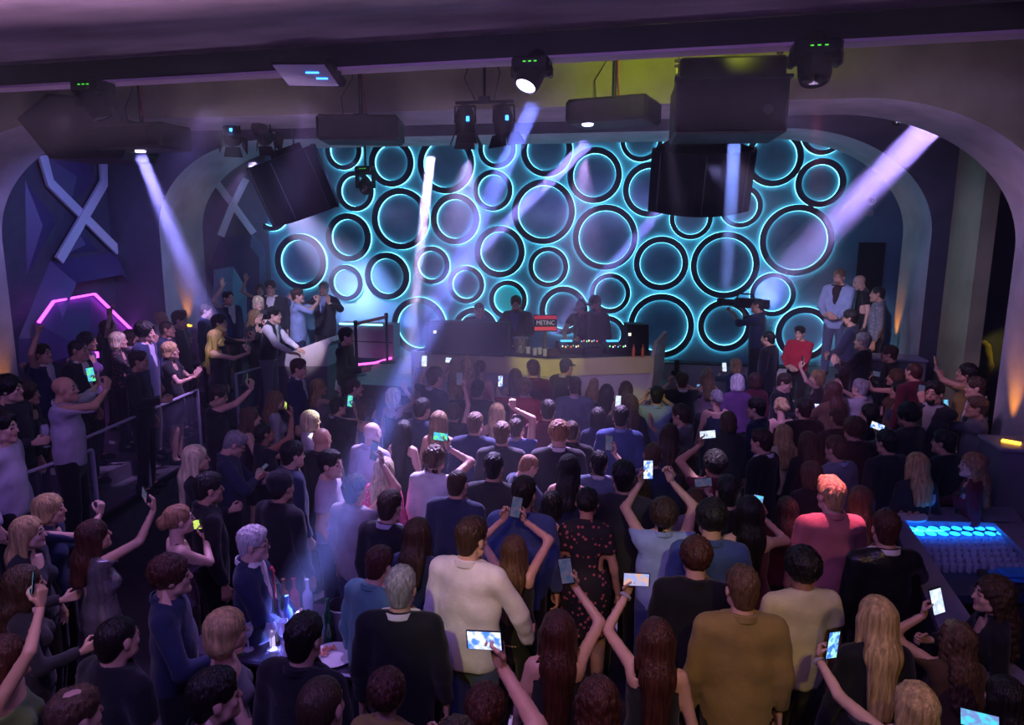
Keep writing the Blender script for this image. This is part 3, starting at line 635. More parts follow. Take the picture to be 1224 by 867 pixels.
TOPS = {  # ease, flare, hem height, sleeve (0 none, .5 short, 1 long), neckline
 'shirt': (.015, .003, .90, 1.0, 'crew'), 'loose': (.018, .010, .84, 1.0, 'crew'), 'tee': (.014, .004, .90, .5, 'crew'),
 'jacket': (.022, .003, .80, 1.0, 'v'), 'blouse': (.014, .012, .92, 1.0, 'scoop'), 'dress': (.012, .01, .60, 0, 'straps'),
 'tank': (.010, .006, .92, 0, 'straps'), 'vest': (.020, .006, .92, 0, 'v'), 'sleevedress': (.014, .012, .60, .5, 'scoop')}
def top_mesh(sex, pose, kind):
    key = ('t', sex, pose, kind)
    if key in _cache: return _cache[key]
    e, flare, hem, sl, neck = TOPS[kind]; J = skeleton(sex, pose); f = sex == 'f'; up = J['up']; lo, hi = bounds(J, .2); lo[2] = hem + J['dz'] - .06
    hi[2] = max(J['neck'][2] + .12, J['wrR'][2] + .05, J['wrL'][2] + .05)
    sit = POSES[pose].get('legs') == 'sit'
    if sit and hem < .85: hem = .86; lo[2] = hem + J['dz'] - .06
    s = SDF(lo, hi, .0195)
    if sl < 1 and neck == 'straps':
        torso(s, J, f, e, flare)
        s.cut(up(0, 0, 1.385), J['ln'] @ vec(0, -.25, 1))
        for q in (-1, 1): s.cone(up(q * .085, -.085, 1.36), up(q * .075, -.02, 1.462), .017, .017, .012); s.cone(up(q * .075, -.02, 1.462), up(q * .085, .085, 1.33), .017, .017, .012)
    else: torso(s, J, f, e, flare)
    if hem < .85:   # skirt of a dress, tail of a jacket
        w = .148 if kind in ('jacket', 'loose') else .175
        s.cone(vec(0, -.005, .98 + J['dz']), vec(0, -.005, hem - .02 + J['dz']), w + e, w + e + (.008 if kind in ('jacket', 'loose') else -.005), .04, .72 if kind in ('jacket', 'loose') else .78)
    if sl:
        for S in 'RL':
            a, b, c = J['sh' + S], J['el' + S], J['wr' + S]; g = .88 if f else 1
            if sl == 1:
                s.cone(a, b, .054 * g + e * .8, .045 * g + e * .7, .03); w_ = b + (c - b) * .99; s.cone(b, w_, .045 * g + e * .7, .031 + e * .6, .012)
                s.cut(w_ - (c - b) * .07, c - b, w_ - .09, w_ + .09)
            else:
                m_ = a + (b - a) * .62; s.cone(a, m_, .055 * g + e, .052 * g + e, .03); n_ = nrm(b - a); s.cut(m_ - n_ * .02, n_, m_ - .075 + n_ * .03, m_ + .075 + n_ * .03)
    s.cut(vec(0, 0, hem + J['dz']), (0, 0, -1))
    nk = J['neck']; fr = J['ln'] @ vec(0, 1, 0)
    s.cut(nk + J['ln'] @ vec(0, 0, .062), J['ln'] @ vec(0, .35, 1))
    if neck == 'scoop': s.ell(up(0, .10, 1.44), (.085, .09, .085), .01, 'sub')
    if neck == 'v':
        s.cone(up(0, .13, 1.45), up(0, .16, 1.12), .085, .004, .008, op='sub')
    if sl == 1 or kind in ('tee', 'loose'):   # soft drape
        s.ripple(lambda X, Y, Z: .0032 * np.sin(X * 31 + Z * 13 + Y * 9) * np.sin(Z * 23 + Y * 15) + .0026 * np.sin(Z * 37 + X * 29 * np.sin(Y * 7 + 1) - Y * 18))
    V, F = s.net(); me = mesh_np(kind, V, F, [M_cloth0]); _cache[key] = me; return me
def under_mesh(sex, pose):
    key = ('u', sex, pose)
    if key in _cache: return _cache[key]
    J = skeleton(sex, pose); f = sex == 'f'; up = J['up']; lo, hi = up(-.2, -.2, 1.0), up(.2, .25, 1.6); s = SDF(np.minimum(lo, hi) - .05, np.maximum(lo, hi) + .05, .018)
    torso(s, J, f, .012); s.cut(J['neck'] + vec(0, 0, .068), J['ln'] @ vec(0, .35, 1)); s.cut(up(0, 0, 1.05), (0, 0, -1)); s.cut(up(.12, 0, 1.2), (1, 0, 0)); s.cut(up(-.12, 0, 1.2), (-1, 0, 0)); s.cut(up(0, -.005, 1.2), J['ln'] @ vec(0, -1, 0))
    V, F = s.net(); me = mesh_np('shirt_front', V, F, [M_cloth0]); _cache[key] = me; return me
def collar_mesh(sex, pose):
    key = ('c', sex, pose)
    if key in _cache: return _cache[key]
    J = skeleton(sex, pose); c = J['neck'] + J['ln'] @ vec(0, .004, .045); b = MB(); n = 22; f = sex == 'f'; vs = []
    r0 = .066 if f else .074
    for k in range(n):
        a = math.pi / 2 + .30 + (2 * math.pi - .60) * k / (n - 1); d = vec(math.cos(a), math.sin(a) * 1.02, 0); hgt = .034 - .008 * (math.sin(a) + 1) / 2
        drop = -.030 * (math.sin(a) + 1) / 2
        for (rr, z) in ((r0 + .008, drop + .002), (r0 + .003, hgt + drop), (r0 - .004, hgt + drop), (r0 - .002, drop - .01)): vs.append(c + J['ln'] @ (d * rr + vec(0, -.012, z)))
    fs = []
    for k in range(n - 1):
        for j in range(4): fs.append((k * 4 + j, k * 4 + (j + 1) % 4, k * 4 + 4 + (j + 1) % 4, k * 4 + 4 + j))
    b.add(vs, fs); me = b.mesh('collar', M_cloth0, True); _cache[key] = me; return me
def legs_mesh(sex, pose, kind):
    P = POSES[pose]; key = ('l', sex, kind, P.get('legs'), P.get('step', 0))
    if key in _cache: return _cache[key]
    J = skeleton(sex, pose); lo, hi = bounds(J, .2); lo[2] = -.02; hi[2] = 1.06 + J['dz']; s = SDF(lo, hi, .024); f = sex == 'f'; dz = J['dz']
    if kind == 'trousers':
        s.cone((0, -.005, .92 + dz), (0, -.005, 1.0 + dz), .175 if f else .170, .163, .05, .70)
        for S in 'RL':
            a, b, c = J['leg' + S]; s.cone(a, b, .102, .074, .02); s.cone(b, c + vec(0, 0, -.02), .074, .062 if not f else .048, .02)
        s.cut((0, 0, 1.01 + dz), (0, 0, 1)); s.cut((0, 0, .055), (0, 0, -1))
    else:
        s.cone((0, -.005, .92 + dz), (0, -.005, 1.0 + dz), .178, .155, .05, .70)
        if P.get('legs') == 'sit':
            for S in 'RL': a, b, c = J['leg' + S]; s.cone(a, b, .105, .085, .08)
        else: s.cone((0, 0, .92), (0, .01, .52), .178, .165, .03, .85); s.cut((0, 0, .54), (0, 0, -1))
        s.cut((0, 0, 1.01 + dz), (0, 0, 1))
    V, F = s.net(); me = mesh_np(kind, V, F, [M_cloth0]); _cache[key] = me; return me
def shoe_mesh():
    if 'shoe' in _cache: return _cache['shoe']
    s = SDF((-.08, -.12, -.02), (.08, .24, .16), .014); s.cone((0, -.03, .045), (0, .13, .035), .045, .042, .03); s.cone((0, -.03, .05), (0, -.03, .11), .05, .05, .02); s.cone((0, .12, .035), (0, .17, .03), .042, .03, .02); s.cut((0, 0, .0), (0, 0, -1))
    V, F = s.net(); _cache['shoe'] = mesh_np('shoe', V, F, [M_cloth0]); return _cache['shoe']

# ------------------------------------------------ hair and hats (head frame)
def hair_mesh(kind):
    key = ('h', kind)
    if key in _cache: return _cache[key]
    long_ = kind in ('long', 'wavy', 'verylong', 'curlylong')
    s = SDF((-.19, -.22, -.62 if long_ else -.30), (.19, .16, .20), .0115 if long_ else .0098)
    def face(rx_=.064, z=-.035, rz_=.115): s.ell((0, .115, z), (rx_, .075, rz_), .012, 'sub')
    if kind in ('short', 'buzz', 'quiff', 'side', 'thin'):
        g = {'short': .014, 'buzz': .0, 'quiff': .017, 'side': .018, 'thin': .008}[kind]
        s.ell((0, -.012, .036), (.0790, .1000, .0880), .02); s.cone((0, -.055, -.02), (0, -.056, -.060), .064, .054, .03, .8)
        if kind != 'buzz': s.ell((0, -.002, .066), (.074 + g * .7, .094 + g * .9, .064 + g), .03)
        if kind == 'quiff': s.cone((-.04, .058, .116), (.045, .052, .120), .028, .026, .03)
        if kind == 'side': s.ell((.03, .03, .10), (.06, .065, .038), .03); s.ell((-.02, .055, .105), (.05, .04, .03), .03)
        # hairline: forehead, temples, round the ears, nape
        s.ell((0, .128, -.005), (.075, .064, .104), .008, 'sub')
        for q in (-1, 1):
            s.ell((q * .086, .006, -.014), (.032, .026, .036), .006, 'sub'); s.ell((q * .075, .052, -.070), (.05, .052, .072), .006, 'sub'); s.ell((q * .088, .074, .012), (.032, .020, .030), .006, 'sub')
        s.cut((0, -.08, -.070), (0, .25, -1))
        if kind == 'thin': s.ell((0, .02, .160), (.055, .10, .052), .02, 'sub')
        if kind != 'buzz': s.ripple(lambda X, Y, Z: (.0042 * np.sin(X * 150 + Y * 60) * np.sin(Y * 110 + Z * 80) + .003 * np.sin(X * 230 - Z * 120 + Y * 70)) * np.clip((Z + .02) * 14, .15, 1))
    elif kind in ('curly', 'afro', 'mess'):
        g = .03 if kind == 'curly' else .022
        s.ell((0, -.015, .045), (.078 + g, .096 + g, .086 + g), .02); face(.066); s.cut((0, -.10, -.07), (0, -.4, -1))
        s.ripple(lambda X, Y, Z: .007 * np.sin(X * 95 + 1) * np.sin(Y * 90 + 2) * np.sin(Z * 92) + .0035 * np.sin(X * 190) * np.sin(Y * 180 + Z * 170))
    elif kind in ('bob', 'fshort', 'pageboy'):
        zb = {'bob': -.14, 'fshort': -.085, 'pageboy': -.115}[kind]
        s.ell((0, -.015, .04), (.096, .115, .105), .02); s.ell((0, -.045, -.045), (.102, .088, .10), .03)
        face(.062, -.05, .12); s.cut((0, 0, zb), (0, -.15, -1))
        s.ripple(lambda X, Y, Z: .0038 * np.sin(np.arctan2(X, -Y + .02) * 26) + .002 * np.sin(Z * 60 + X * 90))
    elif long_:
        zb = {'long': -.34, 'wavy': -.38, 'verylong': -.52, 'curlylong': -.40}[kind]
        s.ell((0, -.015, .04), (.094, .112, .102), .02); s.cone((0, -.05, .0), (0, -.115, -.16), .094, .092, .04, .66); s.cone((0, -.115, -.16), (0, -.155, zb + .05), .092, .070 if kind == 'verylong' else .086, .04, .60)
        for q in (-1, 1): s.cone((q * .078, -.01, 0), (q * .085, -.03, -.20), .034, .024, .03)
        face(.060, -.06, .13)
        # leave the neck and the shoulders free
        s.cone((0, .02, -.12), (0, .06, -.30), .055, .12, .01, op='sub')
        s.cut((0, 0, zb), (.18, 0, -1))
        if kind in ('wavy',): s.ripple(lambda X, Y, Z: (.006 * np.sin(X * 55 + np.sin(Z * 26) * 1.6) + .004 * np.sin(Z * 42 + X * 30)) * np.clip(-Z * 6 + .35, .25, 1))
        elif kind == 'curlylong': s.ripple(lambda X, Y, Z: .009 * np.sin(X * 70 + 1) * np.sin(Y * 75 + Z * 20) * np.sin(Z * 68) + .004 * np.sin(X * 150 + Z * 130))
        else: s.ripple(lambda X, Y, Z: .0042 * np.sin(X * 120 + np.sin(Z * 9) * .8) * np.clip(.3 - Z * 4, .25, 1))
    elif kind in ('bun', 'ponytail', 'updo'):
        s.ell((0, -.012, .036), (.085, .106, .094), .02); face(.064); s.cut((0, -.10, -.085), (0, -.42, -1)); s.cut((0, .03, -.04), (0, 0, -1), (-.19, -.02, -.3), (.19, .16, .0))
        if kind == 'bun': s.ell((0, -.135, .05), (.042, .038, .042), .01)
        elif kind == 'updo': s.ell((0, -.115, .01), (.06, .045, .055), .015)
        else: s.cone((0, -.125, .03), (0, -.15, .0), .030, .036, .012); s.cone((0, -.15, .0), (0, -.14, -.24), .036, .016, .01)
        s.ripple(lambda X, Y, Z: .003 * np.sin(X * 130 + Z * 40))
    elif kind == 'beanie':
        s.ell((0, -.012, .05), (.092, .112, .105), .02); s.ell((0, -.07, .085), (.07, .06, .07), .03); s.cut((0, .06, .018), (0, .25, -1)); s.cone((0, -.115, -.01), (0, -.115, -.011), .0, .0, .01)
        s.ripple(lambda X, Y, Z: .002 * np.sin(np.arctan2(X, Y) * 44))
    elif kind == 'cap':
        s.ell((0, -.012, .045), (.088, .106, .088), .02); s.cut((0, 0, .022), (0, .12, -1)); s.cone((0, .075, .03), (0, .155, .018), .065, .055, .008, .16, (0, .14, .99))
    V, F = s.net(); me = mesh_np('hair', V, F, [M_cloth0]); _cache[key] = me; return me
# ================================================================== PEOPLE
PAL = dict(black=(.010, .010, .014), char=(.028, .028, .036), navy=(.018, .026, .075), blue=(.045, .08, .24), ltblue=(.30, .40, .66), white=(.72, .69, .72), lilac=(.46, .40, .55),
  grey=(.16, .16, .19), ltgrey=(.36, .35, .40), teal=(.10, .24, .27), red=(.48, .02, .05), wine=(.10, .012, .03), pink=(.80, .10, .25), tan=(.26, .185, .055), cream=(.62, .56, .36), brown=(.10, .055, .03),
  purple=(.13, .05, .18), denim=(.07, .10, .20), salmon=(.50, .16, .18), silver=(.55, .52, .60), mauve=(.24, .16, .24), green=(.10, .16, .06), steel=(.13, .18, .28))
HAIRC = dict(dk=(.012, .009, .008), br=(.050, .026, .015), mb=(.11, .060, .032), lb=(.22, .13, .06), bl=(.50, .34, .15), pl=(.72, .58, .38), gr=(.28, .27, .29), wh=(.62, .60, .62), rd=(.062, .020, .014), sb=(.34, .18, .09))
SKINC = dict(a=(.62, .37, .28), b=(.52, .29, .20), c=(.34, .17, .10), d=(.70, .44, .35))
def cloth(c, kind='cloth'):
    key = kind + '_' + c
    if key in MATS: return MATS[key]
    col = PAL[c]
    if kind == 'cloth': return mat(key, col, .85, bump=.25, scale=22, var=.12, vscale=9, sheen=.15, spec=.25)
    if kind == 'leather': return mat(key, col, .32, bump=.35, scale=30)
    m = mat(key, col, .8); nt = m.node_tree; b = nt.nodes['Principled BSDF']; tc = nt.nodes.new('ShaderNodeTexCoord'); v = nt.nodes.new('ShaderNodeTexVoronoi')
    v.inputs['Scale'].default_value = {'sequin': 85, 'floral': 22, 'print': 26, 'check': 30}[kind]; nt.links.new(tc.outputs['Object'], v.inputs['Vector'])
    if kind == 'sequin':
        b.inputs['Metallic'].default_value = .85; b.inputs['Roughness'].default_value = .25
        bp = nt.nodes.new('ShaderNodeBump'); bp.inputs['Strength'].default_value = .9; bp.inputs['Distance'].default_value = .02; nt.links.new(v.outputs['Color'], bp.inputs['Height']); nt.links.new(bp.outputs[0], b.inputs['Normal'])
    else:
        r = nt.nodes.new('ShaderNodeValToRGB'); e = r.color_ramp.elements; e[0].position = .22; e[1].position = .3
        e[0].color = (*{'floral': (.45, .10, .12), 'print': (.9, .75, .8), 'check': (.5, .45, .5)}[kind], 1); e[1].color = (*col, 1)
        nt.links.new(v.outputs['Distance'], r.inputs[0]); nt.links.new(r.outputs[0], b.inputs['Base Color'])
    return m
def hairmat(c): return mat('hair_' + c, HAIRC[c], .45, bump=.9, scale=70, var=.45, vscale=45, stretch=(1, 1, .12), spec=.4)
def skinmat(c): return mat('skin_' + c, SKINC[c], .48, var=.06, vscale=12)
def setm(o, m, i=0): o.material_slots[i].link = 'OBJECT'; o.material_slots[i].material = m

# phones
def phone_mesh(k):
    key = 'ph' + k
    if key not in _cache:
        if k == 'case': _cache[key] = MB().box((0, 0, 0), (.074, .009, .148), bev=.004).mesh('case', M_blackp)
        elif k == 'screen': _cache[key] = MB().box((0, -.0048, 0), (.066, .0012, .134)).mesh('screen', M_blackp)
        else: _cache[key] = MB().lathe([(.0, .0), (.006, .0), (.006, .002), (0, .002)], 10, Matrix.Rotation(-math.pi / 2, 3, 'X'), (-.022, .0045, .055)).mesh('lens', M_black)
    return _cache[key]
def screen_mat(kind):
    key = 'screen_' + kind
    if key in MATS: return MATS[key]
    c1, c2, st = {'blue': ((.08, .25, 1), (.9, .95, 1), 1.3), 'green': ((.15, 1, .35), (.1, .5, .9), 1.1), 'lime': ((.55, .9, .10), (.8, .95, .2), .9), 'white': ((.85, .92, 1), (.55, .68, .95), 1.2), 'cyan': ((.1, .75, .95), (.2, .3, .7), 1.1),
                  'warm': ((.9, .5, .4), (.4, .5, 1), .9), 'mint': ((.45, 1, .75), (.05, .2, .8), 1.2), 'dim': ((.05, .08, .18), (.12, .10, .2), .6)}[kind]
    m = mat(key, (.02, .02, .02), .2); nt = m.node_tree; b = nt.nodes['Principled BSDF']
    tc = nt.nodes.new('ShaderNodeTexCoord'); n = nt.nodes.new('ShaderNodeTexNoise'); n.inputs['Scale'].default_value = 28; r = nt.nodes.new('ShaderNodeValToRGB')
    r.color_ramp.elements[0].position = .42; r.color_ramp.elements[1].position = .58; r.color_ramp.elements[0].color = (*c1, 1); r.color_ramp.elements[1].color = (*c2, 1)
    nt.links.new(tc.outputs['Object'], n.inputs['Vector']); nt.links.new(n.outputs[0], r.inputs[0]); nt.links.new(r.outputs[0], b.inputs['Emission Color']); b.inputs['Emission Strength'].default_value = st
    return m
def phone(center, look, kind, label, land=False, tilt=0):
    # center, look: world; the screen faces look
    c = Vector(center); y = (c - Vector(look)).normalized(); x = y.cross(Vector((0, 0, 1))).normalized(); z = x.cross(y)
    Mx = Matrix((x, y, z)).transposed() @ Matrix.Rotation((math.pi / 2 if land else 0) + tilt, 3, 'Y')
    t = thing('phone', label, 'phone', c, Mx.to_euler(), 'phones held up by the crowd'); t.scale = (1.08,) * 3
    link('case', phone_mesh('case'), t); o = link('screen', phone_mesh('screen'), t); setm(o, screen_mat(kind)); link('lens', phone_mesh('lens'), t); return t

def headmat(J): return Matrix.Translation(J['head']) @ Matrix(J['hrot'].tolist()).to_4x4()
def glasses_mesh():
    if 'gl' not in _cache:
        b = MB()
        for q in (-1, 1):
            b.tube([(q * .033 + .024 * math.cos(a), .106, .002 + .018 * math.sin(a)) for a in [k * math.pi / 6 for k in range(13)]], .0022, 5); b.tube([(q * .057, .104, .004), (q * .082, .02, .008), (q * .084, -.01, .0)], .0024, 5)
        b.tube([(-.010, .108, .004), (.010, .108, .004)], .0022, 5); _cache['gl'] = b.mesh('glasses', M_black, True)
    return _cache['gl']
def beard_mesh():
    if 'beard' not in _cache:
        s = SDF((-.09, -.02, -.15), (.09, .13, .04), .0095); s.ell((0, .034, -.032), (.0590, .0600, .0845), .02); s.cone((0, .055, -.090), (0, .074, -.096), .033, .027, .03); s.ell((0, .10, -.006), (.052, .05, .046), .01, 'sub'); s.cut((0, 0, -.012), (0, -.2, 1)); s.cut((0, .005, 0), (0, -1, 0)); s.ell((0, .10, -.058), (.02, .02, .008), .006, 'sub')
        V, F = s.net(); _cache['beard'] = mesh_np('beard', V, F, [M_cloth0])
    return _cache['beard']
def tie_mesh(): 
    if 'tie' not in _cache:
        b = MB(); b.prism([(-.022, .128, 1.445), (.022, .128, 1.445), (.014, .145, 1.41), (-.014, .145, 1.41)], (0, .012, 0)); b.prism([(-.013, .145, 1.41), (.013, .145, 1.41), (.034, .155, 1.16), (0, .155, 1.12), (-.034, .155, 1.16)], (0, .006, 0)); _cache['tie'] = b.mesh('tie', M_cloth0)
    return _cache['tie']
def watch_mesh():
    if 'watch' not in _cache: _cache['watch'] = MB().lathe([(.033, -.009), (.037, -.009), (.037, .009), (.033, .009)], 14, closed=True).mesh('bracelet', M_black, True)
    return _cache['watch']

PEOPLE = []
def Pn(px, py, sex, pose, hd, top, bot, hair, skin, fl, label, h=None, ik=None, extra=(), ph=None):
    PEOPLE.append(dict(px=px, py=py, sex=sex, pose=pose, hd=hd, top=top, bot=bot, hair=hair, skin=skin, fl=fl, label=label, h=h or (1.78 if sex == 'm' else 1.68), ik=ik, extra=extra, ph=ph))
# px, py = where the head shows; pose; heading in degrees (0 looks at the stage, -90 to the right, 90 to the left, 180 at us)
# ---- on the stage
Pn(617, 364, 'm', 'desk', 172, 'jacket:char:cloth:blue', 'trousers:black', 'quiff:br', 'a', .95, 'man in open dark jacket and blue shirt standing behind the booth', extra=('beard:br',))
Pn(695, 368, 'm', 'mix', 170, 'tee:black', 'trousers:black', 'cap:ltgrey', 'a', .95, 'man in black t-shirt with headphones leaning over the mixer', extra=('headphones',))
Pn(711, 363, 'm', 'talk', 130, 'shirt:black', 'trousers:black', 'cap:black', 'b', .95, 'man in black cap and black shirt behind the mixer', h=1.82, extra=('beard:dk',))
Pn(573, 371, 'm', 'desk', 195, 'tee:navy', 'trousers:black', 'buzz:dk', 'b', .95, 'bald man in dark t-shirt behind the left monitor loudspeaker', h=1.72)
Pn(906, 366, 'm', 'camera', 72, 'shirt:navy', 'trousers:black', 'buzz:dk', 'b', .95, 'camera operator with a video camera on his shoulder')
Pn(956, 399, 'm', 'front', 150, 'shirt:red', 'trousers:black', 'side:dk', 'a', .62, 'boy in red shirt before the lowest right ring', h=1.60)
Pn(918, 405, 'm', 'down', 60, 'jacket:black:cloth:black', 'trousers:black', 'buzz:dk', 'b', 0.55, 'bearded shaven man in black jacket below the camera operator', extra=('beard:dk',))
# ---- right terrace by the arch
Pn(1003, 332, 'm', 'front', 150, 'jacket:ltblue:cloth:black', 'trousers:denim', 'short:lb', 'a', 1.38, 'man in pale blue open jacket standing by the dark doorway', extra=('beard:lb',))
Pn(1027, 338, 'm', 'talk', 95, 'tee:black', 'trousers:black', 'bald:x', 'd', 1.33, 'bald man in black with a pale chequered scarf', extra=('scarf',))
Pn(1049, 352, 'm', 'down', 80, 'shirt:grey:check', 'trousers:black', 'buzz:dk', 'b', 1.15, 'man in chequered shirt half hidden by the right arch pier')
Pn(1016, 381, 'm', 'front', 70, 'jacket:navy:cloth:navy', 'trousers:black', 'short:dk', 'b', .85, 'bearded dark haired man in navy in front of the scarf man', extra=('beard:dk',))
Pn(1031, 409, 'm', 'clap', 60, 'jacket:black:cloth:grey', 'trousers:black', 'short:gr', 'a', .62, 'grey haired man in dark coat at foot of right pier')
Pn(1063, 424, 'm', 'down', 70, 'shirt:black', 'trousers:black', 'short:rd', 'a', .45, 'red haired man in black shirt under the warm pier light')
Pn(1169, 397, 'm', 'down_b', 100, 'shirt:tan', 'trousers:black', 'short:br', 'b', .62, 'man lit yellow in the side room opening')
# ---- stage left guests
Pn(273, 357, 'm', 'hand_r', -110, 'jacket:navy:cloth:white', 'trousers:black', 'thin:dk', 'a', .95, 'balding man in navy suit clapping beside the left pier')
Pn(311, 347, 'f', 'hand_r', -150, 'blouse:black', 'trousers:black', 'bob:br', 'a', 1.02, 'dark bobbed woman with raised hand beside the tall suited man')
Pn(324, 345, 'm', 'down', -165, 'jacket:char:cloth:white', 'trousers:black', 'side:br', 'a', 0.95, 'tall man in charcoal suit and white shirt on stage left', h=1.88)
Pn(309, 363, 'f', 'down', -140, 'blouse:char', 'trousers:black', 'bob:pl', 'd', .95, 'blonde woman in dark blouse before the tall suited man')
Pn(306, 379, 'f', 'phone_r', -100, 'blouse:black', 'trousers:black', 'long:lb', 'a', .78, 'long haired woman filming beside the man in waistcoat', ph=('dim', 'dark phone held by the long haired woman beside the waistcoat man'))
Pn(328, 377, 'm', 'lean', -80, 'vest:black:cloth:white', 'trousers:grey', 'side:dk', 'a', .78, 'man in black waistcoat with white sleeves leaning on the glass rail')
Pn(356, 354, 'm', 'phone_2', -70, 'loose:ltblue', 'trousers:navy', 'short:br', 'a', .95, 'man in light blue shirt filming with both hands on stage left', ph=('dim', 'phone of the man in light blue shirt on stage left', 'L'))
Pn(387, 346, 'm', 'wave_out', -175, 'jacket:char:cloth:ltblue', 'trousers:black', 'short:gr', 'a', .95, 'grey haired man in dark suit clapping with hands apart', h=1.84)
Pn(247, 372, 'm', 'down', -70, 'jacket:navy:cloth:navy', 'trousers:black', 'buzz:br', 'a', 0.8, 'short haired man in dark jacket standing before the left pier')
Pn(262, 387, 'm', 'phone_r', -75, 'jacket:black:leather:red', 'trousers:black', 'short:dk', 'a', 0.7, 'man in glossy black jacket holding up a phone behind the yellow lit blonde', ik=(('R', 301, 398, 'grip'),), ph=('dim', 'dark phone of the man in glossy black jacket'))
Pn(259, 405, 'f', 'phone_r', -70, 'tank:black', 'trousers:black', 'verylong:bl', 'a', 0.68, 'long haired blonde in strappy black top lit yellow', ik=(('R', 296, 414, 'grip'),), ph=('dim', 'phone of the yellow lit blonde'))
Pn(414, 403, 'm', 'drink', -85, 'jacket:black:cloth:black', 'trousers:black', 'short:dk', 'a', .62, 'security man in black standing beside the stage barrier')
# ---- left terrace
Pn(51, 424, 'm', 'fist_r', -80, 'jacket:navy:cloth:white', 'trousers:black', 'short:br', 'a', 0.5, 'man in navy suit raising a fist beside the magenta panel', ik=(('L', 27, 434, 'fist'),))
Pn(78, 466, 'm', 'phone_2', -68, 'shirt:lilac', 'trousers:black', 'bald:x', 'b', .50, 'bald man in lilac shirt filming with both hands on the terrace', ik=(('R', 126, 453, 'grip', .53), ('L', 113, 449, 'grip', .53)), ph=('green', 'green lit phone of the bald man in lilac'))
Pn(94, 419, 'm', 'down', -75, 'jacket:black:cloth:white', 'trousers:black', 'buzz:dk', 'b', 0.7, 'man in black suit looking up beside the magenta glow')
Pn(105, 409, 'f', 'down', -70, 'blouse:purple', 'trousers:black', 'curlylong:dk', 'b', 0.7, 'dark curly haired woman in purple jacket on the left terrace')
Pn(129, 393, 'f', 'fist_r', -65, 'blouse:black', 'trousers:black', 'long:br', 'a', 0.7, 'woman reaching a fist up before the magenta panel', ik=(('L', 129, 368, 'fist'),))
Pn(142, 408, 'f', 'clap', -60, 'blouse:black:floral', 'trousers:black', 'bob:pl', 'a', 0.7, 'blonde woman in floral blouse on the left terrace')
Pn(158, 404, 'f', 'clap_high', -70, 'blouse:mauve', 'trousers:black', 'bob:br', 'a', 0.7, 'brown bobbed woman clapping behind the floral blouse')
Pn(174, 398, 'm', 'down', -75, 'jacket:navy:cloth:lilac', 'trousers:black', 'curly:dk', 'a', 0.7, 'young man with thick curly black hair in suit on the left terrace')
Pn(193, 381, 'm', 'down', -65, 'shirt:white', 'trousers:black', 'bald:x', 'b', 0.7, 'bald man in white shirt at the back of the left terrace')
Pn(215, 383, 'm', 'down', -70, 'jacket:char:cloth:grey', 'trousers:black', 'quiff:br', 'a', 0.7, 'man with swept hair beside the warm lit left pier')
Pn(200, 394, 'm', 'down', -72, 'shirt:navy', 'trousers:black', 'buzz:br', 'b', 0.7, 'close cropped man in navy shirt below the bald white shirt man')
Pn(222, 403, 'f', 'drink', -75, 'blouse:black', 'trousers:black', 'bob:gr', 'a', 0.5, 'grey haired woman in black on the left terrace')
Pn(204, 420, 'f', 'clap', -70, 'sleevedress:black', None, 'fshort:bl', 'a', 0.5, 'short haired blonde in black dress clapping at the glass rail')
Pn(166, 432, 'm', 'drink', -72, 'jacket:black:cloth:navy', 'trousers:black', 'thin:br', 'b', 0.5, 'man with receding hair in black jacket at the glass rail')
Pn(12, 466, 'm', 'drink', -80, 'shirt:char', 'trousers:black', 'mess:dk', 'a', .50, 'dark haired man in charcoal shirt at far left edge of terrace')
Pn(34, 472, 'f', 'drink', -72, 'blouse:char', 'trousers:black', 'curly:br', 'b', .50, 'curly haired woman in charcoal beside the far left man')
Pn(3, 512, 'm', 'down', -70, 'shirt:lilac', 'trousers:black', 'short:dk', 'a', .50, 'man in pale shirt cut off by the left picture edge')
# ---- floor, left of the booth
Pn(357, 441, 'm', 'down', -78, 'jacket:navy:cloth:white', 'trousers:black', 'short:br', 'a', 0.30, 'man in navy suit and open white shirt below the white side counter')
Pn(381, 464, 'f', 'phone_r', -62, 'tank:mauve', 'trousers:black', 'wavy:bl', 'a', 0, 'wavy blonde in mauve top filming near the security man', ik=(('R', 405, 462, 'grip'),), ph=('dim', 'phone of the wavy blonde in mauve'))
Pn(424, 464, 'm', 'down', -62, 'shirt:grey', 'trousers:black', 'buzz:br', 'a', 0, 'cropped brown haired man in grey shirt in front of the security man')
Pn(261, 474, 'm', 'hold', -70, 'shirt:black', 'trousers:black', 'short:br', 'a', 0.2, 'man in black shirt drinking below the glass rail end', ik=(('R', 299, 455, 'grip'),), ph=('lime', 'lime lit phone raised above the drinking man'))
Pn(404, 487, 'm', 'phone_r', -40, 'jacket:black:cloth:ltgrey', 'trousers:black', 'short:dk', 'a', 0, 'black haired man in black suit raising a green phone', ik=(('R', 421, 481, 'grip'),), ph=('green', 'green phone of the black haired man in black suit'))
Pn(372, 504, 'f', 'down', -50, 'blouse:white', 'trousers:black', 'bob:pl', 'd', 0, 'platinum bobbed woman in white lit by the spotlight')
Pn(316, 519, 'm', 'phone_r_high', -45, 'shirt:char', 'trousers:black', 'buzz:dk', 'c', 0, 'dark skinned man in charcoal raising a lime phone', ik=(('R', 345, 487, 'grip'),), ph=('lime', 'lime phone of the dark skinned man in charcoal', 'L'))
Pn(300, 500, 'f', 'drink', -60, 'dress:black', None, 'long:mb', 'a', 0, 'woman in black dress behind the dark skinned man')
Pn(385, 526, 'm', 'down', -15, 'jacket:black:cloth:black', 'trousers:black', 'bald:x', 'b', 0, 'bald man in black seen from behind left of centre')
Pn(445, 519, 'm', 'down', -20, 'shirt:lilac', 'trousers:denim', 'bald:x', 'd', 0, 'bald pale man in lilac shirt seen from behind')
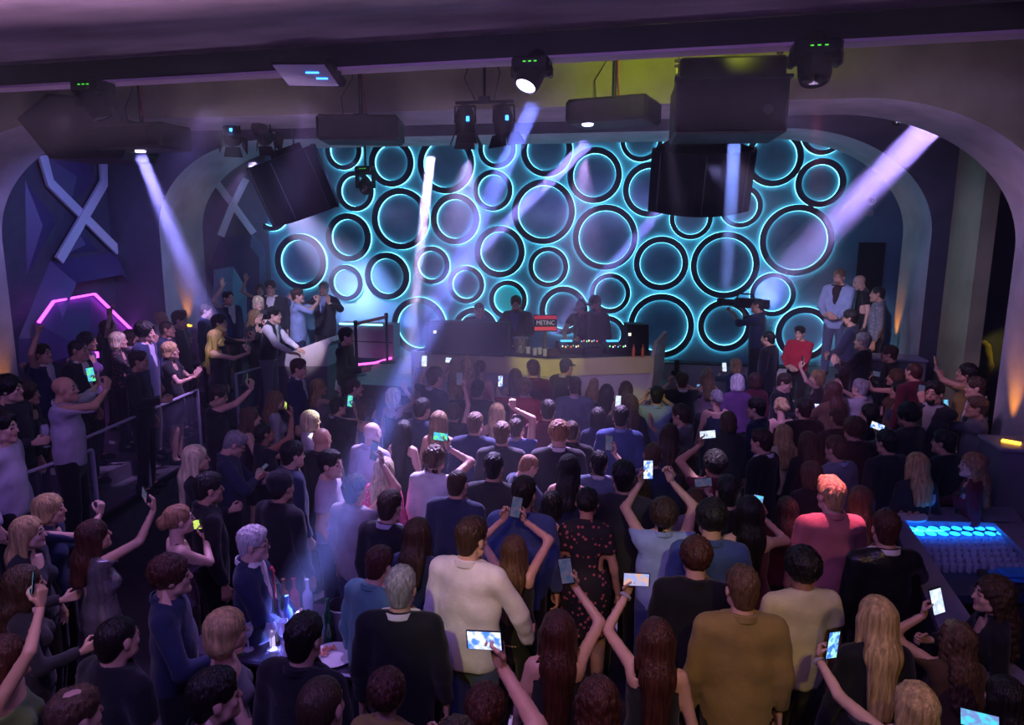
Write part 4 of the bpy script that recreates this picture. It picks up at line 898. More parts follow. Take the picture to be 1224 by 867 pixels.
Pn(395, 556, 'm', 'pockets', -78, 'tee:lilac', 'trousers:denim', 'short:dk', 'a', 0, 'man in tight pale t-shirt in profile with jeans')
Pn(471, 475, 'f', 'hand_r', -25, 'tank:black', 'trousers:black', 'bob:pl', 'd', 0, 'platinum bobbed woman raising two fingers', ik=(('R', 484, 459, 'open'),))
Pn(483, 516, 'f', 'down', -10, 'dress:black', None, 'verylong:dk', 'a', 0, 'woman with very long dark hair left of the booth front')
Pn(235, 549, 'f', 'drink', -65, 'blouse:black', 'trousers:black', 'verylong:pl', 'a', 0, 'woman with very long blonde hair behind the man with glasses')
Pn(281, 531, 'm', 'phone_2_low', -62, 'shirt:navy', 'trousers:black', 'thin:gr', 'a', 0, 'heavy grey haired man with glasses reading his phone', extra=('glasses',), ik=(('R', 312, 566, 'grip', .42),), ph=('dim', 'phone in the hands of the man with glasses'))
Pn(337, 583, 'm', 'down', -18, 'shirt:black', 'trousers:black', 'beanie:black', 'b', 0, 'broad man in black beanie and black shirt seen from behind')
Pn(424, 587, 'm', 'phone_r_high', -22, 'shirt:ltgrey', 'trousers:denim', 'short:dk', 'a', 0, 'man in grey top with raised dark phone beside pink jacket woman', ik=(('R', 451, 541, 'grip'),), ph=('dim', 'dark phone before the hair of the pink jacket woman'))
Pn(460, 562, 'f', 'down', -12, 'blouse:pink:print', 'trousers:black', 'verylong:pl', 'd', 0, 'platinum long haired woman in pink printed jacket')
Pn(466, 607, 'm', 'down', -12, 'jacket:black:cloth:lilac', 'trousers:black', 'short:br', 'a', 0, 'brown haired man in black jacket below the pink jacket woman')
# ---- front of the booth
Pn(520, 452, 'm', 'phone_l', -35, 'jacket:navy:cloth:white', 'trousers:black', 'short:br', 'a', 0.1, 'large man in navy jacket at the left booth corner', h=1.85, ik=(('L', 508, 433, 'grip'),), ph=('white', 'white phone of the large man at the booth corner'))
Pn(546, 437, 'f', 'phone_l', -10, 'tank:mauve', 'trousers:black', 'long:lb', 'a', 0.36, 'light brown haired woman filming right at the booth front', ik=(('L', 538, 432, 'grip', .40),), ph=('white', 'pale phone of the light brown haired woman at the booth', 'L'))
Pn(559, 435, 'f', 'down', 10, 'dress:black', None, 'wavy:bl', 'a', 0.36, 'blurred blonde woman at the booth front')
Pn(574, 441, 'f', 'down', 0, 'tank:salmon', 'trousers:black', 'ponytail:mb', 'a', 0.32, 'brown haired woman in pale pink top at the booth front')
Pn(545, 468, 'f', 'hold', -5, 'blouse:navy', 'trousers:black', 'bob:sb', 'd', 0, 'strawberry blonde woman behind the large man')
Pn(571, 467, 'm', 'down', 0, 'jacket:char:cloth:char', 'trousers:black', 'short:dk', 'b', 0, 'short dark haired man in charcoal behind pale pink top woman')
Pn(616, 451, 'f', 'down', 10, 'dress:wine', None, 'verylong:mb', 'a', 0.1, 'woman with long brown hair in wine red dress before the booth')
Pn(627, 465, 'm', 'phone_l_high', 0, 'jacket:red:cloth:red', 'trousers:black', 'curly:lb', 'a', 0, 'curly fair haired man in red jacket with raised arm', ik=(('L', 597, 457, 'grip'),), extra=('watch:L',), ph=('blue', 'blue lit phone raised by the man in red jacket'))
Pn(637, 442, 'm', 'down', 20, 'shirt:wine', 'trousers:black', 'short:br', 'a', .2, 'brown haired man in dark red before the yellow booth trim')
Pn(662, 428, 'm', 'down', -40, 'jacket:navy:cloth:navy', 'trousers:black', 'mess:br', 'a', 0.3, 'messy haired young man in navy below the mixer', h=1.76)
Pn(677, 439, 'm', 'down', -30, 'jacket:char:cloth:ltgrey', 'trousers:black', 'cap:char', 'b', 0.24, 'man in dark cap in front of the booth', h=1.74)
Pn(687, 463, 'm', 'down', 5, 'jacket:steel:cloth:white', 'trousers:black', 'short:br', 'a', 0, 'man in steel grey suit seen from behind before the booth')
Pn(708, 457, 'f', 'down', 5, 'blouse:black', 'trousers:black', 'long:lb', 'a', 0, 'light brown long haired woman beside the steel grey suit')
Pn(748, 466, 'f', 'down', 10, 'blouse:black', 'trousers:black', 'verylong:br', 'a', 0, 'woman with straight dark hair before the white booth front')
Pn(753, 484, 'f', 'phone_l', 10, 'blouse:char', 'trousers:black', 'long:mb', 'a', 0, 'woman lit yellow holding a white phone before the booth', ik=(('L', 737, 481, 'grip'),), ph=('white', 'white phone of the yellow lit woman before the booth'))
Pn(785, 474, 'm', 'phone_2', 5, 'shirt:ltblue', 'trousers:black', 'short:dk', 'a', 0, 'black haired man in light blue lit yellow filming', ph=('dim', 'phone of the black haired man in light blue', 'L'))
Pn(815, 456, 'm', 'phone_2', 10, 'jacket:black:cloth:white', 'trousers:black', 'short:br', 'a', 0, 'photographer in black jacket at the right booth end')
Pn(845, 450, 'f', 'phone_l', 15, 'tank:mauve', 'trousers:black', 'long:lb', 'a', 0, 'woman filming beside the photographer at the booth end', ik=(('L', 837, 463, 'grip', .44),), ph=('cyan', 'cyan phone of the woman beside the photographer', 'L'))
Pn(879, 438, 'f', 'phone_l', 20, 'blouse:navy', 'trousers:black', 'bob:bl', 'a', 0.1, 'blonde woman with raised hand under the camera operator', h=1.66, ik=(('L', 864, 440, 'grip'),), ph=('white', 'white phone of the blonde under the camera operator'))
Pn(881, 458, 'f', 'down', 8, 'blouse:purple', 'trousers:black', 'pageboy:wh', 'a', 0, 'short white haired woman in purple lace top')
Pn(856, 476, 'f', 'drink', 10, 'dress:navy', None, 'updo:gr', 'a', 0, 'ash haired woman in navy dress with updo')
Pn(902, 456, 'f', 'down', 15, 'blouse:wine', 'trousers:black', 'bob:rd', 'a', 0, 'auburn bobbed woman under the shaven man')
Pn(938, 458, 'm', 'hold', -120, 'jacket:black:cloth:black', 'trousers:black', 'short:br', 'a', 0, 'young man in black turning away right of auburn woman')
Pn(976, 452, 'f', 'phone_l', 95, 'blouse:black', 'trousers:black', 'bob:lb', 'a', 0.05, 'light haired woman turned left filming below the red boy', h=1.66, ik=(('L', 958, 433, 'grip'),), ph=('white', 'pale phone lifted below the boy in red'))
Pn(995, 468, 'f', 'phone_l', 25, 'blouse:brown', 'trousers:black', 'long:rd', 'a', 0, 'woman with dark auburn hair and a bright blue phone', ik=(('L', 978, 489, 'grip', .42),), ph=('blue', 'bright blue phone of the dark auburn haired woman', 'L'))
Pn(1028, 465, 'm', 'clap_high', 40, 'loose:ltgrey', 'trousers:black', 'short:gr', 'a', 0, 'grey haired man in light grey clapping above his head')
Pn(904, 489, 'm', 'down', 62, 'shirt:navy', 'trousers:black', 'short:dk', 'a', 0, 'smiling man in navy sweater in left profile')
Pn(933, 486, 'f', 'down', 25, 'dress:black', None, 'updo:bl', 'a', 0, 'blonde woman with pinned up hair')
Pn(814, 497, 'm', 'reach_r', 75, 'jacket:grey:cloth:ltgrey', 'trousers:black', 'short:br', 'b', 0, 'man with glasses in grey suit turned left', extra=('glasses',), ik=(('L', 776, 500, 'flat', .6),))
Pn(742, 500, 'm', 'down', 0, 'jacket:blue:cloth:ltblue', 'trousers:black', 'short:dk', 'b', 0, 'man in blue jacket seen from behind in mid crowd')
# ---- right floor
Pn(1070, 452, 'f', 'phone_l', 70, 'tank:brown', 'trousers:black', 'long:mb', 'a', .2, 'brown haired woman stretching both arms with a small phone', ik=(('L', 1040, 446, 'grip', .53), ('R', 1046, 448, 'grip', .53)), ph=('dim', 'small phone of the woman stretching both arms', 'L'))
Pn(1092, 445, 'm', 'down', 30, 'shirt:wine', 'trousers:black', 'buzz:rd', 'a', .45, 'man in dark red behind the stretching woman')
Pn(1117, 471, 'm', 'phone_l', 130, 'jacket:char:cloth:ltgrey', 'trousers:black', 'quiff:dk', 'a', .2, 'bearded man in dark suit with grey lapel facing us', extra=('beard:dk',), ik=(('L', 1101, 470, 'grip', .45),), ph=('dim', 'black phone before the bearded man in dark suit'))
Pn(1155, 447, 'm', 'hands_up', 75, 'shirt:tan', 'trousers:black', 'mess:dk', 'b', .35, 'dark haired man reaching both hands up at right', ik=(('L', 1119, 432, 'flat', .56), ('R', 1126, 446, 'flat', .56)), extra=('watch:L',))
Pn(1166, 464, 'm', 'down', 80, 'jacket:char:cloth:white', 'trousers:black', 'short:br', 'a', .2, 'brown haired man in left profile below the reaching man')
Pn(1167, 488, 'm', 'phone_l', 78, 'shirt:grey', 'trousers:black', 'short:mb', 'b', 0.1, 'man in grey polo by the right pier filming left', ik=(('L', 1128, 487, 'grip', .56),), ph=('cyan', 'pale cyan phone of the man in grey polo'))
Pn(1074, 467, 'f', 'down', 75, 'blouse:navy', 'trousers:black', 'bun:dk', 'a', 0.1, 'woman with black hair bun in left profile at right')
Pn(1038, 495, 'f', 'down', 75, 'blouse:black', 'trousers:black', 'long:dk', 'd', 0, 'pale dark haired woman in left profile')
Pn(1085, 497, 'm', 'down', 45, 'jacket:char:cloth:char', 'trousers:black', 'curly:dk', 'b', 0, 'curly black haired man in charcoal at right')
Pn(1020, 514, 'm', 'phone_r_high', 20, 'jacket:black:cloth:black', 'trousers:black', 'curly:br', 'a', 0, 'curly brown haired man lifting a blue phone', ik=(('R', 1049, 511, 'grip'),), ph=('blue', 'blue phone of the curly brown haired man', 'L'))
Pn(1095, 557, 'f', 'down', 15, 'blouse:char', 'trousers:black', 'long:bl', 'a', 0, 'blonde streaked woman in charcoal behind the bar counter glasses', h=1.62)
Pn(1162, 557, 'f', 'drink', 75, 'blouse:wine', 'trousers:black', 'curlylong:sb', 'd', 0, 'curly strawberry blonde woman in left profile behind the bar', h=1.6)
Pn(1128, 530, 'm', 'drink', 40, 'jacket:black:cloth:black', 'trousers:black', 'short:dk', 'b', 0, 'dark suited man standing between the bar and the pier')
# ---- middle of the floor
Pn(525, 505, 'f', 'down', 0, 'dress:navy', None, 'verylong:lb', 'a', 0, 'woman with long ash brown hair behind the white shirt man')
Pn(543, 495, 'f', 'phone_r_high', -5, 'blouse:black:sequin', 'trousers:black', 'curly:br', 'a', 0, 'curly dark haired woman in black sequins lifting a phone', ik=(('R', 551, 446, 'grip'),), ph=('dim', 'dark phone above the woman in black sequins'))
Pn(568, 508, 'm', 'down', 0, 'jacket:navy:cloth:navy', 'trousers:black', 'short:mb', 'a', 0, 'man in dark navy jacket behind the sequined woman')
Pn(594, 494, 'f', 'down', 5, 'dress:black', None, 'long:bl', 'a', 0, 'blonde straight haired woman in black mid crowd')
Pn(618, 512, 'm', 'fist_r', -10, 'jacket:blue:cloth:ltgrey', 'trousers:black', 'quiff:br', 'a', 0, 'man in blue jacket with an arm stretched up', ik=(('R', 612, 478, 'fist'),))
Pn(668, 520, 'm', 'down', 5, 'jacket:char:cloth:white', 'trousers:black', 'mess:sb', 'd', 0, 'spotlit ginger blond man in dark jacket')
Pn(683, 516, 'm', 'down', 0, 'shirt:black', 'trousers:black', 'buzz:br', 'b', 0, 'shaven man right behind the spotlit ginger man')
Pn(520, 550, 'm', 'phone_r_high', -12, 'shirt:white', 'trousers:char', 'mess:mb', 'a', 0, 'man in bright white shirt raising a green phone', ik=(('R', 530, 524, 'grip', .42),), extra=('watch:R',), ph=('green', 'green phone of the man in bright white shirt', 'L'))
Pn(547, 579, 'm', 'down', -8, 'jacket:navy:cloth:navy', 'trousers:black', 'buzz:br', 'a', 0, 'cropped man in navy jacket behind the white shirt man')
Pn(632, 558, 'm', 'phone_2_low', -50, 'jacket:navy:cloth:navy', 'trousers:black', 'buzz:sb', 'd', 0, 'shaven ginger man in navy looking down at a green phone', ik=(('R', 661, 592, 'grip', .40),), ph=('green', 'green glowing phone of the shaven ginger man'))
Pn(626, 592, 'm', 'down', -5, 'jacket:blue:cloth:navy', 'trousers:black', 'short:dk', 'b', 0, 'black haired man in blue jacket behind raised arms')
Pn(716, 555, 'm', 'phone_r_high', 0, 'jacket:steel:cloth:white', 'trousers:black', 'short:dk', 'a', 0, 'black haired man in teal grey jacket lifting a camera', ik=(('R', 730, 531, 'grip', .47),), ph=('dim', 'small dark camera phone lifted by the teal grey jacket'))
Pn(702, 602, 'f', 'down', 0, 'sleevedress:black:floral', None, 'bun:dk', 'b', 0, 'dark haired woman with low bun in floral dress')
Pn(780, 545, 'm', 'down', 5, 'shirt:navy', 'trousers:black', 'buzz:mb', 'a', 0, 'cropped man in navy shirt behind a raised phone')
Pn(793, 617, 'm', 'phone_2_high', 4, 'shirt:ltblue', 'trousers:denim', 'curly:br', 'a', 0, 'man in pale blue shirt raising a phone with both arms', ik=(('R', 797, 561, 'grip', .53), ('L', 772, 563, 'grip', .53)), ph=('blue', 'blue phone raised with both arms over pale blue shirt'))
Pn(820, 551, 'f', 'down', 10, 'dress:black', None, 'verylong:br', 'a', 0, 'woman with very long brown hair right of the raised blue phone')
Pn(830, 600, 'f', 'phone_r', 5, 'blouse:mauve', 'trousers:black', 'bob:rd', 'a', 0, 'auburn bobbed woman holding a white framed phone', ik=(('R', 842, 578, 'grip', .45),), ph=('dim', 'white framed phone above the auburn bobbed woman', 'L'))
Pn(854, 556, 'm', 'phone_l_high', 10, 'shirt:wine', 'trousers:black', 'curly:dk', 'b', 0, 'spotlit man with curly black hair lifting a pale phone', ik=(('L', 843, 521, 'grip', .47),), ph=('white', 'pale phone lifted by the curly spotlit man', 'L'))
Pn(910, 529, 'm', 'down', 55, 'jacket:black:cloth:white', 'trousers:black', 'short:br', 'a', 0, 'man in black suit with white collar in left profile')
Pn(936, 520, 'f', 'down', 15, 'blouse:cream', 'trousers:black', 'wavy:bl', 'a', 0, 'woman with long wavy golden hair beside black suited man')
Pn(999, 538, 'm', 'down', 40, 'jacket:steel:cloth:ltblue', 'trousers:black', 'short:br', 'a', 0, 'brown haired man in steel blue jacket with pale collar')
Pn(969, 568, 'f', 'down', 15, 'blouse:black', 'trousers:black', 'bob:mb', 'a', 0, 'small brown haired woman left of the pink lit man')
Pn(993, 594, 'm', 'drink', 12, 'loose:salmon', 'trousers:char', 'quiff:bl', 'd', 0, 'blond man in pink lit rose shirt')
Pn(1028, 599, 'f', 'down', 10, 'blouse:brown', 'trousers:black', 'wavy:mb', 'a', 0, 'woman with long golden brown waves beside the pink lit man')
Pn(850, 622, 'm', 'down', 5, 'shirt:blue', 'trousers:black', 'mess:dk', 'b', 0, 'dark haired man in blue shirt below the curly spotlit man')
Pn(868, 606, 'f', 'down', -5, 'blouse:grey', 'trousers:black', 'long:lb', 'a', 0, 'light brown haired woman behind the blue shirt')
Pn(895, 614, 'f', 'phone_r', 5, 'dress:wine', None, 'verylong:dk', 'd', 0, 'woman with long dark hair and pale bare arm filming', ik=(('R', 907, 605, 'grip', .40),), ph=('cyan', 'cyan phone in the pale bare arm'))
Pn(1059, 634, 'm', 'reach_r', 12, 'jacket:black:leather:white', 'trousers:black', 'short:rd', 'a', 0, 'man in black leather jacket at the corner of the bar')
Pn(660, 605, 'f', 'down', 0, 'dress:black', None, 'bob:dk', 'a', 0, 'woman in black dress hidden between blue jacket and floral dress')
Pn(745, 572, 'm', 'drink', 0, 'shirt:char', 'trousers:black', 'short:dk', 'b', 0, 'man in charcoal shirt right of the teal grey jacket')
# ---- left floor
Pn(60, 610, 'f', 'drink', -68, 'blouse:navy', 'trousers:black', 'fshort:bl', 'a', 0, 'short haired blonde in navy in right profile at left', ik=(('R', 118, 600, 'grip', .5),))
Pn(35, 638, 'f', 'drink', -75, 'blouse:char', 'trousers:black', 'verylong:bl', 'd', 0, 'long straight blonde woman in right profile at far left')
Pn(113, 642, 'f', 'phone_r_high', -35, 'blouse:silver:sequin', 'trousers:black', 'long:rd', 'a', 0, 'dark red haired woman in silver sequin jacket with arm up', ik=(('R', 178, 594, 'grip', .53),), ph=('dim', 'black phone held up by the silver sequin sleeve', 'L'))
Pn(214, 622, 'f', 'phone_r', -45, 'tank:mauve:sequin', 'trousers:black', 'updo:sb', 'd', 0, 'woman with pinned pinkish hair in glittering top', ik=(('R', 241, 630, 'grip', .42),), ph=('lime', 'lime screen phone of the woman in glittering top', 'L'))
Pn(303, 651, 'm', 'front', -70, 'jacket:navy:cloth:white', 'trousers:black', 'short:wh', 'd', 0, 'white haired man in navy suit with red tie', extra=('tie:red', 'glasses'), h=1.70)
Pn(205, 690, 'm', 'drink', -62, 'shirt:navy', 'trousers:black', 'mess:rd', 'a', 0, 'dark haired man in navy shirt with open bottle at the table')
Pn(8, 788, 'f', 'phone_r', -60, 'tank:green', 'trousers:black', 'long:rd', 'a', 0, 'auburn woman at lower left corner with arm raised high', ik=(('R', 48, 692, 'grip', .52),), ph=('cyan', 'cyan phone raised at the lower left corner', 'L'))
Pn(90, 858, 'm', 'down', -20, 'shirt:mauve', 'trousers:black', 'thin:mb', 'a', 0, 'thin haired man cut off at the lower left')
Pn(141, 765, 'm', 'down', -15, 'tee:black', 'trousers:black', 'buzz:dk', 'a', 0, 'cropped man in black t-shirt seen from behind at lower left')
Pn(272, 755, 'f', 'drink', -55, 'tank:grey', 'trousers:black', 'bob:bl', 'a', 0, 'blonde bobbed woman beside the bottle table')
Pn(257, 835, 'm', 'drink', -55, 'shirt:black', 'trousers:black', 'short:dk', 'a', 0, 'dark haired man with a drink below the blonde bob')
Pn(364, 765, 'm', 'down', -8, 'jacket:black:cloth:black', 'trousers:black', 'short:dk', 'a', 0, 'broad man in black jacket before the plate of food')
Pn(384, 846, 'm', 'down', -5, 'shirt:char', 'trousers:black', 'buzz:br', 'a', 0, 'cropped brown haired man at bottom edge under black jacket')
Pn(463, 830, 'f', 'drink', -5, 'blouse:tan', 'trousers:black', 'mess:rd', 'a', 0, 'reddish tousled head at bottom edge')
Pn(453, 677, 'm', 'talk', -25, 'shirt:teal', 'trousers:black', 'short:rd', 'a', 0, 'man in teal sweater leaning towards the grey haired man')
Pn(479, 705, 'm', 'down', 8, 'jacket:black:cloth:white', 'trousers:black', 'short:gr', 'a', 0, 'grey haired man in black suit beside the teal sweater')
# ---- centre foreground
Pn(564, 645, 'm', 'reach_r', -12, 'loose:white', 'trousers:denim', 'short:br', 'a', 0, 'man in loose white shirt with hand on a woman\'s back', ik=(('R', 632, 752, 'flat', .52),))
Pn(615, 660, 'f', 'phone_2_high', 0, 'tank:black', 'trousers:black', 'verylong:mb', 'a', 0, 'long haired woman in black top with both arms raised', ik=(('L', 607, 608, 'grip', .44), ('R', 620, 608, 'grip', .44)), ph=('dim', 'dark phone held by two raised bare arms in centre'))
Pn(667, 756, 'f', 'phone_r_high', 5, 'dress:black', None, 'verylong:rd', 'a', 0, 'dark red haired woman in open back black dress', ik=(('R', 680, 684, 'grip', .5),), ph=('dim', 'dark phone lifted by the dark red haired woman'))
Pn(545, 905, 'm', 'phone_r_high', -5, 'loose:denim', 'trousers:black', 'short:br', 'a', 0, 'denim sleeved guest below the picture raising an arm', ik=(('R', 586, 768, 'grip', .54),), ph=('blue', 'blue white phone over the denim sleeve', 'L'))
Pn(581, 852, 'f', 'down', 0, 'blouse:black', 'trousers:black', 'mess:rd', 'a', 0, 'dark red tousled head at bottom edge in centre')
Pn(715, 840, 'f', 'down', 0, 'dress:black', None, 'curlylong:rd', 'a', 0, 'curly dark haired woman at bottom edge in centre')
Pn(784, 766, 'f', 'phone_l_high', 5, 'tank:black', 'trousers:black', 'verylong:rd', 'a', 0, 'woman with long dark red hair raising a bare left arm', ik=(('L', 757, 694, 'grip', .5),), extra=('watch:L',), ph=('warm', 'lit phone beside the bracelet arm in foreground', 'L'))
Pn(832, 668, 'm', 'down', 0, 'shirt:black', 'trousers:black', 'mess:rd', 'a', 0, 'man in black shirt behind the tan jacket man')
Pn(887, 706, 'm', 'down', 8, 'jacket:tan:cloth:tan', 'trousers:black', 'short:mb', 'a', 0, 'man in tan jacket and glasses in right foreground', extra=('glasses',), h=1.84)
Pn(958, 681, 'm', 'down', 18, 'tee:cream', 'trousers:black', 'curly:dk', 'c', 0, 'man with tight black curls in white printed t-shirt')
Pn(1047, 740, 'f', 'down', 10, 'blouse:black', 'trousers:black', 'verylong:bl', 'a', 0, 'blonde long haired woman in black in right foreground')
Pn(1142, 766, 'f', 'phone_l', 15, 'blouse:brown', 'trousers:black', 'curlylong:mb', 'a', 0, 'woman with big curly brown hair texting at right', ik=(('L', 1114, 720, 'grip', .42),), ph=('white', 'white phone of the big curly haired woman'))
Pn(1186, 712, 'f', 'drink', 80, 'blouse:black', 'trousers:black', 'curlylong:br', 'a', 0, 'dark curly haired woman in black beside the bar')
Pn(1092, 846, 'f', 'phone_l_high', 10, 'blouse:char', 'trousers:black', 'fshort:bl', 'a', 0, 'blonde head at bottom right with a bare arm up', ik=(('L', 986, 768, 'grip', .56),), extra=('watch:L',), ph=('mint', 'mint and blue phone in the lower right'))
Pn(1150, 930, 'f', 'phone_r_high', 5, 'blouse:black', 'trousers:black', 'long:br', 'a', 0, 'guest below the picture at right lifting a phone', ik=(('R', 1172, 862, 'grip', .5),), ph=('cyan', 'phone at the very bottom right edge', 'L'))
Pn(1200, 835, 'f', 'down', 20, 'dress:red', None, 'long:dk', 'a', 0, 'woman in red dress at the right picture edge', h=1.45)
# ---- fillers seen between the others
Pn(505, 490, 'm', 'down', -20, 'jacket:navy:cloth:navy', 'trousers:black', 'short:dk', 'b', 0, 'dark jacketed man between platinum bob and ash brown hair')
Pn(600, 520, 'm', 'down', 5, 'shirt:char', 'trousers:black', 'short:mb', 'a', 0, 'brown haired man left of the raised blue jacket arm')
Pn(655, 492, 'm', 'down', 5, 'jacket:wine:cloth:wine', 'trousers:black', 'short:dk', 'a', 0, 'dark haired man in wine jacket below the red jacket')
Pn(715, 500, 'f', 'down', 0, 'blouse:navy', 'trousers:black', 'bob:dk', 'a', 0, 'black bobbed woman in navy left of the blue jacket man')
Pn(725, 470, 'f', 'down', 0, 'blouse:char', 'trousers:black', 'long:dk', 'a', 0, 'dark long haired woman between two brunettes at booth front')
Pn(800, 520, 'f', 'down', 5, 'blouse:navy', 'trousers:black', 'long:br', 'a', 0, 'brown haired woman in navy under the man with glasses in grey')
Pn(870, 505, 'f', 'down', 8, 'blouse:char', 'trousers:black', 'bob:mb', 'a', 0, 'brown bobbed woman behind the navy sweater man')
Pn(960, 490, 'm', 'down', 20, 'jacket:black:cloth:black', 'trousers:black', 'short:dk', 'a', 0, 'dark man between pinned blonde and the blue phone')
Pn(1000, 500, 'm', 'down', 30, 'shirt:black', 'trousers:black', 'buzz:br', 'b', 0, 'cropped man in black under the dark auburn hair')
Pn(1060, 530, 'm', 'down', 30, 'jacket:char:cloth:char', 'trousers:black', 'short:dk', 'a', 0, 'dark haired man in charcoal right of the steel blue jacket')
Pn(965, 530, 'f', 'down', 20, 'blouse:black', 'trousers:black', 'long:br', 'a', 0, 'brown haired woman between golden waves and steel blue jacket')
Pn(870, 590, 'm', 'down', 5, 'shirt:black', 'trousers:black', 'short:dk', 'b', 0, 'dark man hidden behind the curly spotlit man')
Pn(940, 610, 'f', 'down', 5, 'blouse:wine', 'trousers:black', 'long:br', 'a', 0, 'brown haired woman left of the pink lit blond man')
Pn(590, 560, 'm', 'down', 0, 'jacket:char:cloth:char', 'trousers:black', 'short:dk', 'a', 0, 'dark haired man left of the shaven ginger man')
Pn(680, 560, 'f', 'down', 0, 'dress:navy', None, 'long:dk', 'a', 0, 'dark haired woman behind the teal grey jacket shoulder')
Pn(500, 640, 'f', 'down', -8, 'blouse:navy', 'trousers:black', 'long:br', 'a', 0, 'brown haired woman left of the loose white shirt')
Pn(250, 585, 'm', 'down', -45, 'jacket:black:cloth:black', 'trousers:black', 'short:dk', 'b', 0, 'dark suited man between very long blonde and beanie')
Pn(350, 545, 'm', 'down', -40, 'shirt:navy', 'trousers:black', 'short:dk', 'a', 0, 'dark haired man in navy beside the tight pale t-shirt')
Pn(330, 480, 'f', 'down', -55, 'blouse:ltgrey', 'trousers:black', 'wavy:lb', 'a', 0, 'wavy light haired woman in pale grey near the glass rail end')
Pn(440, 490, 'f', 'down', -40, 'dress:steel', None, 'bob:br', 'a', 0, 'brown bobbed woman in blue dress right of the green phone')
Pn(765, 585, 'f', 'down', 0, 'blouse:black', 'trousers:black', 'long:br', 'a', 0, 'brown haired woman left of the raised pale blue arms')
Pn(30, 700, 'f', 'drink', -50, 'blouse:char', 'trousers:black', 'wavy:br', 'a', 0, 'wavy brown haired woman in charcoal at far left')

def place(p, h):
    s = h / 1.75; J = skeleton(p['sex'], p['pose']); hd = R(p['hd']); hl = J['head'] * s
    w_ = at_z(p['px'], p['py'], p['fl'] + hl[2]); o = rz(hd) @ vec(hl[0], hl[1], 0)
    return Vector((w_.x - o[0], w_.y - o[1], p['fl']))
# let neighbours of slightly different height find room to stand
for it in range(10):
    for p in PEOPLE:
        best = None; h0 = p.setdefault('h0', p['h'])
        for dh in ((0, -.03, .03, -.06, .06, -.09, .09, -.12, .12) if p['fl'] < .1 else (0, -.03, .03, -.05, .05)):
            q = place(p, h0 + dh); c = abs(dh) * .35
            for r in PEOPLE:
                if r is p: continue
                if 'loc' not in r: r['loc'] = place(r, r['h'])
                d = (q - r['loc']).to_2d().length
                if d < .50 and abs(p['fl'] - r['fl']) < 1: c += (.50 - d) ** 1.5 * 3
            if best is None or c < best[0]: best = (c, h0 + dh, q)
        p['h'], p['loc'] = best[1], best[2]

